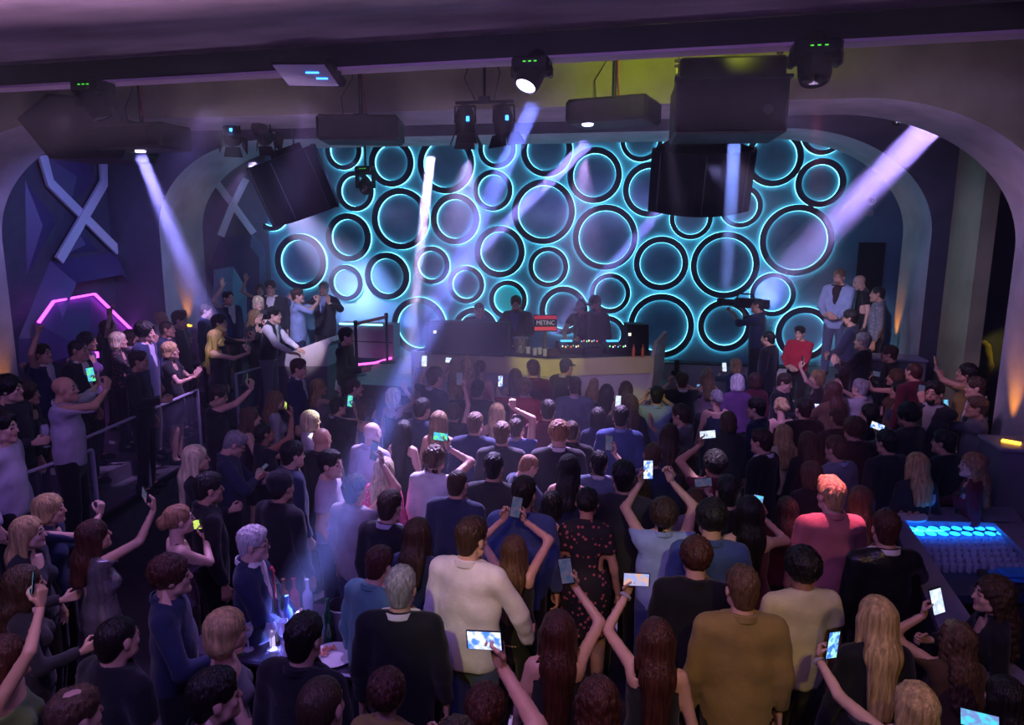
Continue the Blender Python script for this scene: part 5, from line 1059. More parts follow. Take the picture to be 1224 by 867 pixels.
def build_person(p):
    sex, pose, s, hd = p['sex'], p['pose'], p['h'] / 1.75, R(p['hd'])
    loc = p['loc']; W = Matrix.Translation(loc) @ Matrix.Rotation(hd, 4, 'Z') @ Matrix.Scale(s, 4); Wi = W.inverted()
    P = dict(POSES[pose]); phone_c = None
    for I in (p['ik'] or ()):
        # (side, px, py, hand kind): bring that hand to the place the photograph shows, within reach of the arm
        S, ix, iy, kind = I[:4]; q = 1 if S == 'R' else -1; J = skeleton(sex, P)
        sh = Vector(J['sh' + S]); o_ = Wi @ CAM; d_ = (Wi.to_3x3() @ ray(ix, iy)).normalized()
        reach = I[4] if len(I) > 4 else .50; t0 = (sh - o_).dot(d_); near = o_ + d_ * t0; off = (near - sh).length
        tgt = near if off >= reach else near + d_ * math.sqrt(reach ** 2 - off ** 2)
        if off > .62: tgt = sh + (near - sh).normalized() * .62
        hd_ = nrm((-q * .22, .12, 1)) if tgt.z > sh.z - .1 else nrm((-q * .35, .8, .5))
        face_ = nrm(np.array(J['head']) - np.array(tgt)); pn = nrm((-q * .45, -.9, 0)) if kind == 'grip' else nrm((-q * .3, 1, .1))
        wr = np.array(tgt) - hd_ * .10 - (pn * .03 if kind == 'grip' else 0)
        P[S] = armv(wr, kind, hd_, pn, (q * .9, .05, -.5)); P['phone'] = S if kind == 'grip' else P.get('phone')
    if p['ik']:
        pose = 'custom_%d' % id(p); POSES[pose] = P
    J = skeleton(sex, pose)
    if p.get('turn'): pass
    r = thing('person', p['label'], 'person', loc, (0, 0, hd), 'guests in the hall'); r.scale = (s,) * 3
    b = link('body', body_mesh(sex, pose), r); setm(b, skinmat(p['skin']), 0)
    tk, tc = p['top'].split(':')[:2]; fab = (p['top'].split(':') + ['cloth'])[2] if p['top'].count(':') > 1 else 'cloth'
    nm = {'tee': 'tshirt', 'loose': 'shirt', 'tank': 'top', 'sleevedress': 'dress'}.get(tk, tk)
    t = link(nm, top_mesh(sex, pose, tk), r); setm(t, cloth(tc, fab))
    if tk in ('jacket', 'vest'):
        uc = p['top'].split(':')[3] if p['top'].count(':') > 2 else 'white'
        if tk == 'vest': sl = link('shirt', top_mesh(sex, pose, 'shirt'), r); setm(sl, cloth(uc))
        else: u = link('shirt_front', under_mesh(sex, pose), r); setm(u, cloth(uc))
        c = link('collar', collar_mesh(sex, pose), r); setm(c, cloth(uc if uc != 'none' else tc))
    elif tk in ('shirt', 'loose'):
        c = link('collar', collar_mesh(sex, pose), r); setm(c, cloth(tc))
    if p['bot']:
        bk, bc = p['bot'].split(':'); l = link(bk, legs_mesh(sex, pose, bk), r); setm(l, cloth(bc))
    for S in 'RL':
        f_ = link('shoe', shoe_mesh(), r, J['leg' + S][2] * vec(1, 1, 0), (0, 0, -.12 if S == 'R' else .12)); setm(f_, M_blackp)
    hk, hc = p['hair'].split(':')
    if hk != 'bald':
        hm_ = link({'beanie': 'beanie', 'cap': 'cap'}.get(hk, 'hair'), hair_mesh(hk), r); hm_.matrix_local = headmat(J) if hk not in ('long', 'verylong', 'wavy', 'curlylong') else Matrix.Translation(J['head']) @ Matrix.Rotation(R(POSES[pose].get('head', (0, 0, 0))[2]), 4, 'Z') @ Matrix.Rotation(R(min(4, POSES[pose].get('head', (0, 0, 0))[0])), 4, 'X'); setm(hm_, cloth(hc) if hk in ('beanie', 'cap') else hairmat(hc))
        if hk in ('cap', 'beanie'): h2 = link('hair', hair_mesh('buzz'), r); h2.matrix_local = headmat(J); setm(h2, hairmat('dk'))
    for e in p['extra']:
        if e == 'glasses': g = link('glasses', glasses_mesh(), r); g.matrix_local = headmat(J)
        elif e.startswith('beard'): g = link('beard', beard_mesh(), r); g.matrix_local = headmat(J); setm(g, hairmat(e.split(':')[1]))
        elif e.startswith('tie'): g = link('tie', tie_mesh(), r); setm(g, cloth(e.split(':')[1])); g.location = (0, 0, 0)
        elif e.startswith('watch'):
            S = e.split(':')[1]; w0 = J['wr' + S]; d_ = nrm(J['wr' + S] - J['el' + S]); g = link('bracelet', watch_mesh(), r); g.matrix_local = Matrix.Translation(Vector(w0 - d_ * .02)) @ aim(d_).to_4x4(); setm(g, cloth('ltgrey'))
        elif e == 'headphones':
            g = MB(); g.tube([(.092 * math.cos(a), -.01, .03 + .108 * math.sin(a)) for a in [k * math.pi / 10 for k in range(11)]], .009, 6)
            for q in (-1, 1): g.lathe([(.0, -.014), (.034, -.014), (.036, 0), (.030, .014), (0, .014)], 14, Matrix.Rotation(math.pi / 2, 3, 'Y'), (q * .095, -.008, .0))
            g = g.obj('headphones', M_blackp, r, True); g.matrix_local = headmat(J)
        elif e == 'scarf':
            g = MB()
            for q in (-1, 1): g.prism([(q * .05, .15, 1.49), (q * .10, .15, 1.47), (q * .10, .175, 1.0), (q * .05, .175, 1.0)], (0, .012, 0))
            g = g.obj('scarf', cloth('ltgrey', 'check'), r)
    if p['ph']:
        S = POSES[pose].get('phone') or 'R'; kind, lab = p['ph'][:2]; land = 'L' in (p['ph'][2] if len(p['ph']) > 2 else ''); hcen = W @ Vector(J['head'])
        if S == '2': c = (J['wrR'] + J['hmR'] @ vec(0, .05, .105) + J['wrL'] + J['hmL'] @ vec(0, .05, .105)) / 2; land = True
        else: c = J['wr' + S] + J['hm' + S] @ vec(0, .056, .118)
        wc = W @ Vector(c); lk = hcen + Vector((0, 0, .05)); lk = Vector((lk.x, lk.y, wc.z + .10)) - Vector((-math.sin(hd), math.cos(hd), 0)) * .5 if wc.z > hcen.z + .05 else lk
        phone(wc, lk, kind, lab, land, R((p['px'] * 7 + p['py'] * 13) % 24 - 12))
    return r
for p in PEOPLE: build_person(p)
# ================================================================== LIGHTING TRACK AND HANGING GEAR
def up_to(z, p): return Vector((p[0], p[1], z))
ZT = ZC - .20
b = MB(); tr = thing('lighting_track', 'long black lighting track running along the ceiling edge', 'lighting track', (0, 0, 0))
nrm_ = Vector((-CD.y, CD.x, 0)); b.prism([CL2 + Vector((0, 0, -.20)), CR2 + Vector((0, 0, -.20)), CR2 + nrm_ * .16 + Vector((0, 0, -.20)), CL2 + nrm_ * .16 + Vector((0, 0, -.20))], (0, 0, .199)); b.obj('beam', M_black, tr)
b = MB(); b.prism([CL2 + Vector((0, 0, -.225)) - nrm_ * .02, CR2 + Vector((0, 0, -.225)) - nrm_ * .02, CR2 + nrm_ * .18 + Vector((0, 0, -.225)), CL2 + nrm_ * .18 + Vector((0, 0, -.225))], (0, 0, .024)); b.obj('lit_flange', mat('lit_flange_mauve', (.55, .38, .50), .5), tr)  # bottom flange catching light, put in as paler mauve paint
def track_y(px, py=60): # depth of the track below an image column
    q = at_z(px, py, ZT); return CL.y + (q.x - CL.x) * CD.y / CD.x
M_lens = mat('lens_glass', (.02, .02, .03), .08, coat=1)
M_lit = mat('lit_lens', (.1, .1, .2), .2, emit=(.72, .62, 1), estr=14)
M_bled = mat('blue_led', (0, .02, .1), .3, emit=(.03, .28, 1), estr=6)
M_gled = mat('green_led', (0, .05, 0), .3, emit=(.1, 1, .05), estr=1.2)
M_chain = mat('steel_chain', (.10, .09, .09), .4, metal=.8)
M_cable = mat('black_cable', (.015, .014, .016), .6)
M_ocable = mat('orange_cable', (.45, .08, .02), .6)
def moving_head(px, py, Y, target, label, s=1.0, lit=True, ztop=None):
    c = at_y(px, py, Y); t = thing('moving_head', label, 'stage lamp', c, None, 'moving head lamps'); zt = (ztop if ztop is not None else c.z + .36 * s) - c.z
    b = MB(); b.box((0, 0, zt - .06 * s), (.34 * s, .26 * s, .12 * s), bev=.02); b.obj('base', M_blackp, t)
    b = MB()
    for q in (-1, 1): b.box((q * .165 * s, 0, zt / 2 - .06 * s), (.05 * s, .12 * s, max(.1, zt - .02 * s)), bev=.015)
    b.box((0, 0, zt - .135 * s), (.36 * s, .12 * s, .04 * s), bev=.01); b.obj('yoke', M_blackp, t)
    d = (Vector(target) - c).normalized(); A = aim(d)
    b = MB(); b.lathe([(0, -.20 * s), (.085 * s, -.19 * s), (.11 * s, -.12 * s), (.125 * s, .0), (.12 * s, .12 * s), (.105 * s, .17 * s), (.095 * s, .17 * s), (.09 * s, .15 * s), (0, .15 * s)], 22, A); b.obj('head', M_blackp, t, True)
    b = MB(); b.lathe([(0, .152 * s), (.088 * s, .152 * s), (.088 * s, .158 * s), (0, .166 * s)], 20, A); b.obj('lens', M_lit if lit else M_lens, t, True)
    b = MB()
    for k in range(3): b.box((-.05 * s + .05 * k * s, -.132 * s, zt - .05 * s), (.025, .004, .008))
    b.obj('display', M_gled, t); return t
moving_head(636, 86, track_y(636) - .02, at_z(338, 745, 1.0), 'moving head lamp with lit lens hung from track at centre', .95, True, ZT - .02)
moving_head(974, 72, track_y(974) - .04, at_z(960, 760, 1.0), 'unlit moving head lamp hung from track at right', 1.05, False, ZT - .02)
moving_head(113, 122, track_y(113) - .02, at_z(420, 620, .5), 'dark moving head lamp hung at the left end of track', 1.0, False, ZT - .02)
moving_head(437, 222, 12.6, at_z(437, 640, .5), 'small moving head lamp hung before the light wall', .95, False)
MB().tube([at_y(437, 205, 12.6), up_to(6.6, at_y(437, 205, 12.6))], .02).obj('pole', M_black); tag(bpy.data.objects['pole'], 'thin pole carrying the small moving head lamp', 'pole')

# black effect boxes hung on poles
def gear_box(px0, py0, px1, py1, Y, yaw, depth_, label, zt=6.6, lens=None):
    a, c = at_y(px0, py0, Y), at_y(px1, py1, Y); m = (a + c) / 2; wd, hg = (c - a).x, abs(a.z - c.z)
    t = thing('effect_projector', label, 'projector', m, (0, 0, yaw), 'black effect projectors under the header')
    MB().box((0, 0, 0), (wd, depth_, hg), bev=.035).obj('housing', M_blackp, t)
    for k in range(7): MB().box((wd * .30 + k * wd * .024, -depth_ / 2 - .004, 0), (wd * .010, .012, hg * .7)).obj('vent_slat', M_black, t)
    b = MB(); b.tube([(0, 0, hg / 2), (0, 0, zt - m.z)], .022); b.box((0, 0, hg / 2 + .02), (.16, .10, .04)); b.obj('bracket', M_black, t)
    b = MB(); b.tube([(.06, 0, hg / 2), (.05, -.03, hg / 2 + .2), (.03, -.03, (zt - m.z) * .6), (.03, -.03, zt - m.z)], .008, 6); b.obj('cable', M_ocable, t)
    b = MB(); b.tube([(-.2, 0, hg / 2), (-.22, -.02, hg / 2 + .22), (-.08, -.03, hg / 2 + .42), (-.05, -.03, zt - m.z)], .006, 6); b.obj('cable', M_cable, t)
    if lens:
        q = Vector(lens) - m; q.rotate(Matrix.Rotation(-yaw, 3, 'Z')); q.z = -hg / 2 - .004
        MB().lathe([(0, -.012), (.055, -.012), (.06, .004), (0, .004)], 18, None, q).obj('lens', M_lit, t)
    return t
gear_box(126, 152, 217, 180, 8.15, -.10, .55, 'black effect projector with bright lens under left header', 6.6, at_y(168, 182, 8.1))
gear_box(387, 142, 478, 170, 8.1, .22, .55, 'black effect projector left of the vertical beam')
gear_box(684, 122, 784, 148, 8.1, -.25, .60, 'black effect projector with wire guard at centre right', 6.6, at_y(702, 165, 8.0))
# flat flood lamp on the track
c = at_y(366, 90, track_y(366)); t = thing('flood_lamp', 'flat rectangular flood lamp with pale glass under the track', 'stage lamp', c, (R(-28), R(4), R(-8)))
MB().box((0, .02, .05), (.64, .34, .09), bev=.02).obj('housing', M_blackp, t); MB().box((0, 0, -.002), (.56, .28, .012)).obj('glass', mat('pale_glass', (.45, .42, .55), .15), t)
MB().box((.10, -.05, -.012), (.14, .012, .008)).obj('blue_light', M_bled, t); MB().box((.16, .03, -.012), (.12, .012, .008)).obj('blue_light', M_bled, t)
b = MB()
for q in (-1, 1): b.box((q * .30, .05, .14), (.02, .05, .20))
b.obj('bracket', M_black, t)

# par lamp pairs
def par_pair(px, py, Y, targets, label):
    c = at_y(px, py, Y); t = thing('par_lamp_bar', label, 'stage lamp', c, None, 'par lamp pairs')
    b = MB(); b.tube([(-.33, 0, 0), (.33, 0, 0)], .018); b.tube([(0, 0, 0), (0, 0, 6.6 - c.z)], .016); b.box((0, 0, .03), (.12, .06, .06)); b.obj('bar', M_black, t)
    b = MB(); b.tube([(-.10, -.02, .02), (-.22, -.03, .25), (-.12, -.03, .5), (-.10, -.02, 6.6 - c.z)], .007, 6); b.tube([(.12, -.02, .02), (.18, -.03, .3), (.06, -.03, .6), (.06, -.02, 6.6 - c.z)], .007, 6); b.obj('cable', M_cable, t)
    for q, tg in zip((-1, 1), targets):
        o = Vector((q * .22, 0, -.22)); d = (Vector(tg) - c - o).normalized(); A = aim(d)
        b = MB()
        for k in (-1, 1): b.tube([o + Vector((k * .115, 0, .18)), o + Vector((k * .12, 0, 0))], .010, 6)
        b.tube([o + Vector((-.115, 0, .18)), o + Vector((.115, 0, .18))], .010, 6); b.tube([o + Vector((0, 0, .18)), o + Vector((0, 0, .22))], .012, 6); b.obj('bracket', M_black, t)
        b = MB(); b.lathe([(0, -.20), (.06, -.19), (.095, -.13), (.11, -.06), (.115, .12), (.105, .12), (.10, .08), (0, .08)], 20, A, o); cb = b.obj('can', M_blackp, t, True)
        b = MB(); b.lathe([(0, .082), (.098, .082), (0, .09)], 18, A, o); b.obj('lens', M_lens, cb, True)
        b = MB()
        for k in range(4):
            r_ = Matrix.Rotation(k * math.pi / 2, 3, 'Z'); vs = [A @ (r_ @ Vector(v)) + o for v in ((-.09, .115, .12), (.09, .115, .12), (.12, .17, .25), (-.12, .17, .25))]; b.prism(vs, A @ (r_ @ Vector((0, .006, 0))))
        b.obj('barn_door', M_black, cb)
        MB().box(o + Vector((.06, -.115, .03)), (.03, .02, .05)).obj('blue_light', M_bled, t)
    return t
par_pair(294, 139, 8.9, (at_z(330, 620, 1), at_y(440, 330, 13)), 'pair of par lamps over the left hanging loudspeaker')
par_pair(579, 122, 8.0, (at_z(560, 560, 1), at_z(660, 540, 1)), 'pair of par lamps hung at centre before the light wall')

# loudspeakers
M_grille = mat('speaker_grille', (.008, .008, .013), .6, bump=.5, scale=160, spec=.2)
def curved_speaker(px, py, Y, wpx, hpx, yaw, label, tilt=0, roll=0, dep=.55):
    c = at_y(px, py, Y); s = depth(c) / FPX; wd, hg = wpx * s, hpx * s
    t = thing('hanging_loudspeaker', label, 'loudspeaker', c, (tilt, roll, yaw), 'hanging loudspeakers'); n = 14
    arc = []
    for k in range(n + 1):
        u = -1 + 2 * k / n; arc.append((u * wd / 2, -.28 * wd * (1 - u * u) * .75))
    back = [(wd * .30, dep), (-wd * .30, dep)]
    poly = arc + back; b = MB(); b.prism([(x, y, -hg / 2) for x, y in poly], (0, 0, hg)); b.obj('cabinet', M_blackp, t)
    b = MB(); b.add([(x * .985, y - .012, z) for z in (-hg * .46, hg * .46) for x, y in arc], [(k, k + 1, n + 2 + k, n + 1 + k) for k in range(n)]); b.obj('grille', M_grille, t)
    for q in (-.42, 0, .42): MB().box((q * wd, -.28 * wd * (1 - (2 * q) ** 2) * .75 - .016, 0), (.016, .012, hg * .94)).obj('seam_strip', mat('seam_metal', (.05, .045, .06), .4), t)
    for q in (-.48, .48):
        for z in (-.5, .5): MB().lathe([(0, -.02), (.02, -.02), (.02, .02), (0, .02)], 8, None, (q * wd, .02, z * hg)).obj('bolt', M_chain, t)
    b = MB(); b.box((0, dep * .5, hg / 2 + .05), (wd * .34, dep * .5, .10)); b.obj('rigging_frame', M_black, t)
    m = Matrix.Translation(c) @ Matrix.Rotation(yaw, 4, 'Z') @ Matrix.Rotation(roll, 4, 'Y') @ Matrix.Rotation(tilt, 4, 'X')
    for q in (-1, 1):
        p0 = m @ Vector((q * wd * .14, dep * .5, hg / 2 + .10)); g = MB(); k = max(4, int((6.6 - p0.z) / .045))
        g.tube([p0, up_to(6.6, p0)], .012, 6)
        for i in range(k): zz = p0.z + (6.6 - p0.z) * i / k; g.lathe([(.010, -.016), (.022, -.008), (.022, .008), (.010, .016)], 6, None, (p0.x, p0.y, zz))
        o = g.obj('chain', M_chain); o.parent = t; o.matrix_parent_inverse = m.inverted()
    return t
curved_speaker(838, 216, 10.3, 121, 74, .10, 'large curved hanging loudspeaker at centre right', R(20))
curved_speaker(349, 224, 10.6, 96, 74, -.10, 'large curved hanging loudspeaker tilted at stage left', R(17), R(-15))
def box_speaker(px0, py0, px1, py1, Y, yaw, label, dep=.8, roll=0):
    a, c = at_y(px0, py0, Y), at_y(px1, py1, Y); m = (a + c) / 2; wd, hg = (c - a).x, abs(a.z - c.z)
    t = thing('loudspeaker_box', label, 'loudspeaker', m, (0, roll, yaw))
    MB().box((0, 0, -hg * .14), (wd, dep, hg * .72), bev=.02).obj('cabinet', M_blackp, t); MB().box((0, 0, hg * .36), (wd * .94, dep * .9, hg * .28), bev=.02).obj('upper_cabinet', M_blackp, t)
    MB().box((0, -dep / 2 - .006, -hg * .16), (wd * .93, .012, hg * .6)).obj('grille', M_grille, t); MB().box((0, -dep / 2 + .02, hg * .22), (wd * 1.04, .08, .03)).obj('edge_lip', M_black, t)
    MB().lathe([(0, 0), (.045, 0), (.045, .012), (0, .012)], 14, Matrix.Rotation(math.pi / 2, 3, 'X'), (wd * .32, -dep / 2 - .008, -hg * .2)).obj('badge', M_chain, t)
    for q in (-1, 1):
        b = MB(); z0 = hg * .5; z1 = 6.594 - m.z; k = int((z1 - z0) / .05); b.tube([(q * wd * .47, 0, z0 - hg * .1), (q * wd * .47, 0, z1)], .016, 6)
        for i in range(k): b.lathe([(.014, -.02), (.032, -.01), (.032, .01), (.014, .02)], 6, None, (q * wd * .47, 0, z0 + (z1 - z0) * i / k))
        b.obj('chain', M_chain, t)
    return t
box_speaker(806, 80, 930, 165, 7.6, .06, 'big black loudspeaker box hung above the curved loudspeaker')
c = at_y(88, 150, 8.0)
t = thing('loudspeaker_box', 'big dark tapered loudspeaker hung at the left corner', 'loudspeaker', c, (0, 0, .1))
P_ = [at_y(x, y, 8.0) - c for x, y in ((26, 143), (58, 112), (136, 118), (146, 178), (142, 189), (62, 190))]
o_ = MB().prism(P_, (0, .7, 0)).obj('cabinet', M_blackp, t)
MB().prism([p * .9 + Vector((0, -.012, 0)) for p in P_], (0, .011, 0)).obj('grille', M_grille, t)
for q in (-.3, .3): MB().tube([(q, .35, .2), (q, .35, 6.594 - c.z)], .016).obj('chain', M_chain, t)
# small wall cameras
for (px, py, Y, lab) in ((300, 258, YW - .06, 'tiny white dome camera on wall left of the rings'), (1042, 240, YW - .06, 'tiny white camera pair on the dark wall at right'), (1074, 143, 11.85, 'small round led lamp above the right arch gap')):
    c = at_y(px, py, Y); t = thing('wall_camera' if 'camera' in lab else 'led_lamp', lab, 'camera' if 'camera' in lab else 'lamp', c)
    A = Matrix.Rotation(math.pi / 2, 3, 'X'); MB().lathe([(0, .0), (.07, .0), (.085, .02), (.07, .05), (0, .06)], 18, A, (0, .05, 0)).obj('housing', M_strip if 'camera' in lab else M_blackp, t, True)
    MB().lathe([(0, .0), (.035, .0), (.03, .03), (0, .04)], 14, A, (0, -.01, 0)).obj('lens', M_lens, t, True)
    if 'pair' in lab: MB().box((-.02, .0, -.22), (.14, .10, .10), bev=.02).obj('second_camera', M_strip, t)
    if 'led' in lab:
        for k in range(7):
            a = k * 2 * math.pi / 6; r_ = .045 if k < 6 else 0; MB().lathe([(0, .0), (.012, .0), (0, .008)], 8, A, (r_ * math.cos(a), -.012, r_ * math.sin(a))).obj('diode', mat('dim_led', (.3, .3, .35), .3, emit=(.8, .7, 1), estr=.8), t)

# ================================================================== BOOTH AND STAGE THINGS
M_trim = mat('booth_trim', (.66, .60, .30), .45, var=.05); M_fin = mat('booth_fin', (.60, .52, .48), .45, var=.05)
ZB = 1.95
L_, C_, R_ = at_z(495, 420, ZB), at_z(655, 430, ZB), at_z(782, 426, ZB)
bt = thing('dj_booth', 'faceted white booth with pale yellow trim band below the rings', 'booth', (C_.x, C_.y, 0))
def brel(o): o.parent = bt; o.matrix_parent_inverse = Matrix.Translation(-Vector(bt.location)); return o
def facet(a, c, z0, z1, in0, in1, name, m, th=.06):
    d = (c - a).normalized(); n = Vector((d.y, -d.x, 0)); n = n if n.y < 0 else -n
    q = [Vector((a.x, a.y, z1)) - n * in1, Vector((c.x, c.y, z1)) - n * in1, Vector((c.x, c.y, z0)) - n * in0, Vector((a.x, a.y, z0)) - n * in0]
    return brel(MB().prism(q, -n * th).obj(name, m))
facet(L_, C_, 1.70, ZB, .0, .0, 'trim_band', M_trim, .10); facet(C_, R_, 1.70, ZB, 0, 0, 'trim_band', M_trim, .10)
facet(L_, C_, .30, 1.70, .26, .04, 'front_panel', M_white); facet(C_, R_, .30, 1.70, .26, .04, 'front_panel', M_white)
E_ = R_ + Vector((.16, .55, 0)); facet(R_, E_, .3, 1.70, .15, .0, 'end_panel', M_fin); facet(R_, E_, 1.70, ZB, 0, 0, 'end_panel', M_fin)
fz = at_y(801, 396, E_.y).z
brel(MB().prism([(R_.x, R_.y, ZB), (E_.x, E_.y, ZB), (E_.x + .02, E_.y, fz), (R_.x + .04, R_.y + .25, ZB + .18)], (-.05, .01, 0)).obj('end_fin', M_fin))
deskp = [L_ + Vector((.02, .05, -.02)), C_ + Vector((0, .08, -.02)), R_ + Vector((-.02, .05, -.02)), E_ + Vector((-.06, 0, -.02)), C_ + Vector((.1, .72, -.02)), L_ + Vector((.1, .62, -.02))]
brel(MB().prism(deskp, (0, 0, .03)).obj('desktop', M_blackp))
brel(MB().prism([L_ + Vector((0, .0, -1.65)), L_ + Vector((.10, .62, -1.65)), L_ + Vector((.10, .62, 0)), L_], (-.05, 0, 0)).obj('end_panel', M_fin))
# monitor loudspeakers on the booth
def wedge(px0, px1, py0, py1, off, label, lean):
    a, c = at_z(px0, py1, ZB + .012), at_z(px1, py1 + (4 if px0 < 600 else 0), ZB + .012); d = (c - a).normalized(); n = Vector((-d.y, d.x, 0)); a, c = a + n * off, c + n * off
    h_ = at_y((px0 + px1) / 2, py0, (a.y + c.y) / 2).z - ZB; t = thing('monitor_loudspeaker', label, 'loudspeaker', (a + c) / 2)
    A = (a - c) / 2; poly = [A, A + n * .38, A + n * .38 + Vector((0, 0, h_)), A + n * lean + Vector((0, 0, h_))]
    MB().prism(poly, c - a).obj('cabinet', M_blackp, t)
    u = (Vector((0, 0, h_)) + n * lean); m_ = d.cross(u).normalized(); m_ = m_ if m_.y < 0 else -m_
    q = [A * .94 + u * .06, -A * .94 + u * .06, -A * .94 + u * .92, A * .94 + u * .92]; MB().prism([v + m_ * .004 for v in q], m_ * .012).obj('grille', M_grille, t)
    MB().box(A * .8 + u * .65 + m_ * .02, (.04, .02, .04)).obj('status_light', mat('soft_white', (.6, .6, .5), .4, emit=(.9, .9, .7), estr=1.5), t); return t
wedge(505, 602, 388, 424, .10, 'long dark monitor loudspeaker on left half of booth', .22)
wedge(752, 778, 390, 424, .12, 'dark tilted monitor loudspeaker at right end of booth', .10)
# players and mixer
M_knob = [mat('led_' + n_, (.1, .1, .1), .4, emit=c_, estr=2.2) for n_, c_ in (('w', (.9, .9, 1)), ('o', (1, .5, .05)), ('b', (.05, .4, 1)), ('r', (1, .08, .05)), ('g', (.2, 1, .3)))]
for i, (px, lab) in enumerate(((676, 'black disc player under the headphone man'), (704, 'black mixer with coloured lights between the disc players'), (733, 'black disc player under the man in cap'))):
    c = at_z(px, 424, ZB + .012); c = c + Vector((0, .30, 0)); t = thing('disc_player' if i != 1 else 'mixer', lab, 'dj player' if i != 1 else 'mixer', c, (R(8), 0, R(20)))
    MB().box((0, 0, .06), (.33, .40, .11), bev=.015).obj('housing', M_blackp, t)
    if i != 1: MB().lathe([(0, .115), (.11, .115), (.115, .122), (.10, .130), (0, .130)], 24, None, (0, -.05, 0)).obj('jog_wheel', M_black, t, True); MB().box((0, .15, .122), (.18, .07, .012)).obj('screen', M_knob[2], t)
    for k in range(7):
        MB().lathe([(.008, .115), (.008, .135), (0, .137)], 8, None, (-.12 + .04 * k, (.15 if i == 1 else -.17) * (1 if k % 2 else .8), 0)).obj('button', M_knob[(k + i * 2) % 5], t)
    if i == 1:
        for k in range(4): MB().box((-.105 + .07 * k, -.10, .122), (.012, .10, .014)).obj('fader', M_chain, t)
# laptop with red stripes
c = at_z(646, 424, ZB + .012) + Vector((.0, .42, 0)); t = thing('laptop', 'laptop with red striped lid and white lettering on the booth', 'laptop', c, (0, 0, R(16)))
b = MB(); b.box((0, .05, .19), (.05, .05, .36)); b.box((0, .06, .01), (.24, .2, .02)); b.obj('stand', M_chain, t)
sc_ = MB().box((0, -.02, .42), (.36, .016, .26), Matrix.Rotation(R(-12), 3, 'X'), bev=.006).obj('lid', M_blackp, t)
M_rs = mat('red_stripe', (.65, .03, .05), .4, emit=(.8, .03, .05), estr=.35)  # stripes are given a faint glow of their own
for z in (.085, -.085): MB().box(Vector((0, -.02, .42)) + Matrix.Rotation(R(-12), 3, 'X') @ Vector((0, -.0095, z)), (.34, .004, .055), Matrix.Rotation(R(-12), 3, 'X')).obj('red_stripe', M_rs, sc_)
tc_ = bpy.data.curves.new('lettering', 'FONT'); tc_.body = 'METINC'; tc_.size = .095; tc_.align_x = 'CENTER'; tc_.align_y = 'CENTER'; tc_.extrude = .002
to = bpy.data.objects.new('lettering', tc_); COL.objects.link(to); tm = bpy.data.meshes.new_from_object(to); bpy.data.objects.remove(to)
tm.materials.clear(); tm.materials.append(mat('white_print', (.7, .7, .7), .4, emit=(.8, .8, .8), estr=.25)); o = link('lettering', tm, sc_); o.rotation_euler = (R(90 - 12), 0, 0); o.location = Vector((0, -.02, .42)) + Matrix.Rotation(R(-12), 3, 'X') @ Vector((0, -.011, 0)); o.scale = (.82, 1, 1)  # lettering is given a faint glow as well
# glasses and an ice bucket on the booth
M_glass = mat('clear_glass', (.82, .84, .95), .06, alpha=.30, coat=.5); M_ice = mat('ice_bucket', (.5, .5, .6), .12, metal=.8)
def glass_mesh(kind):
    k = 'glass' + kind
    if k not in _cache:
        pr = {'tumbler': [(.0, .0), (.032, .0), (.036, .10), (.033, .10), (.029, .012), (0, .012)], 'wine': [(0, 0), (.036, 0), (.034, .006), (.006, .012), (.005, .085), (.026, .105), (.043, .150), (.034, .215), (.031, .215), (.039, .150), (.022, .108), (0, .098)],
              'bottle': [(0, 0), (.038, 0), (.040, .02), (.040, .19), (.034, .22), (.015, .25), (.013, .31), (.016, .315), (.016, .33), (0, .33)], 'bucket': [(0, 0), (.09, 0), (.115, .22), (.122, .225), (.110, .23), (.085, .02), (0, .02)]}[kind]
        _cache[k] = MB().lathe(pr, 14).mesh(kind, M_glass, True)
    return _cache[k]
def put(kind, name, loc, label, cat, m, group=None, rot=None, s=1):
    o = link(name, glass_mesh(kind), None, loc, rot); o.scale = (s,) * 3; setm(o, m); return tag(o, label, cat, group)
put('bucket', 'ice_bucket', at_z(619, 424, ZB + .012) + Vector((0, .2, 0)), 'shiny ice bucket on the booth before the suited man', 'ice bucket', M_ice)
for k, (px, py) in enumerate(((630, 424), (638, 426), (644, 425), (650, 427))): put('tumbler', 'drinking_glass', at_z(px, py, ZB + .012) + Vector((0, .10, 0)), ('clear tumbler next to the ice bucket on the booth', 'second clear tumbler from the ice bucket on the booth', 'third clear tumbler from the ice bucket on the booth', 'clear tumbler furthest from the ice bucket on the booth')[k], 'glass', mat('bright_glass', (.7, .7, .95), .1, alpha=.5), 'tumblers on the booth')
for k, px in enumerate((757, 768)): put('bottle', 'water_bottle', at_z(px, 427, ZB + .012) + Vector((0, .04, 0)), ('left orange bottle before the right monitor loudspeaker', 'right orange bottle before the right monitor loudspeaker')[k], 'bottle', mat('orange_bottle', (.75, .16, .05), .3), 'orange bottles on the booth', s=.55)

# white counter at stage left
PW = [at_y(x, y, 10.75) for x, y in ((328, 428), (393, 404), (396, 409), (391, 415), (391, 438), (328, 438))]
t = thing('side_counter', 'white angular counter beside the security man', 'counter', (PW[1].x, 10.75, 0)); o = MB().prism([p - t.location for p in PW], (0, .55, 0)).obj('top_body', M_white, t)
MB().prism([p - t.location for p in (PW[5], PW[4], Vector((PW[4].x, PW[4].y, 0)), Vector((PW[5].x, PW[5].y, 0)))], (0, .5, 0)).obj('plinth', mat('grey_plinth', (.22, .2, .22), .5), t)
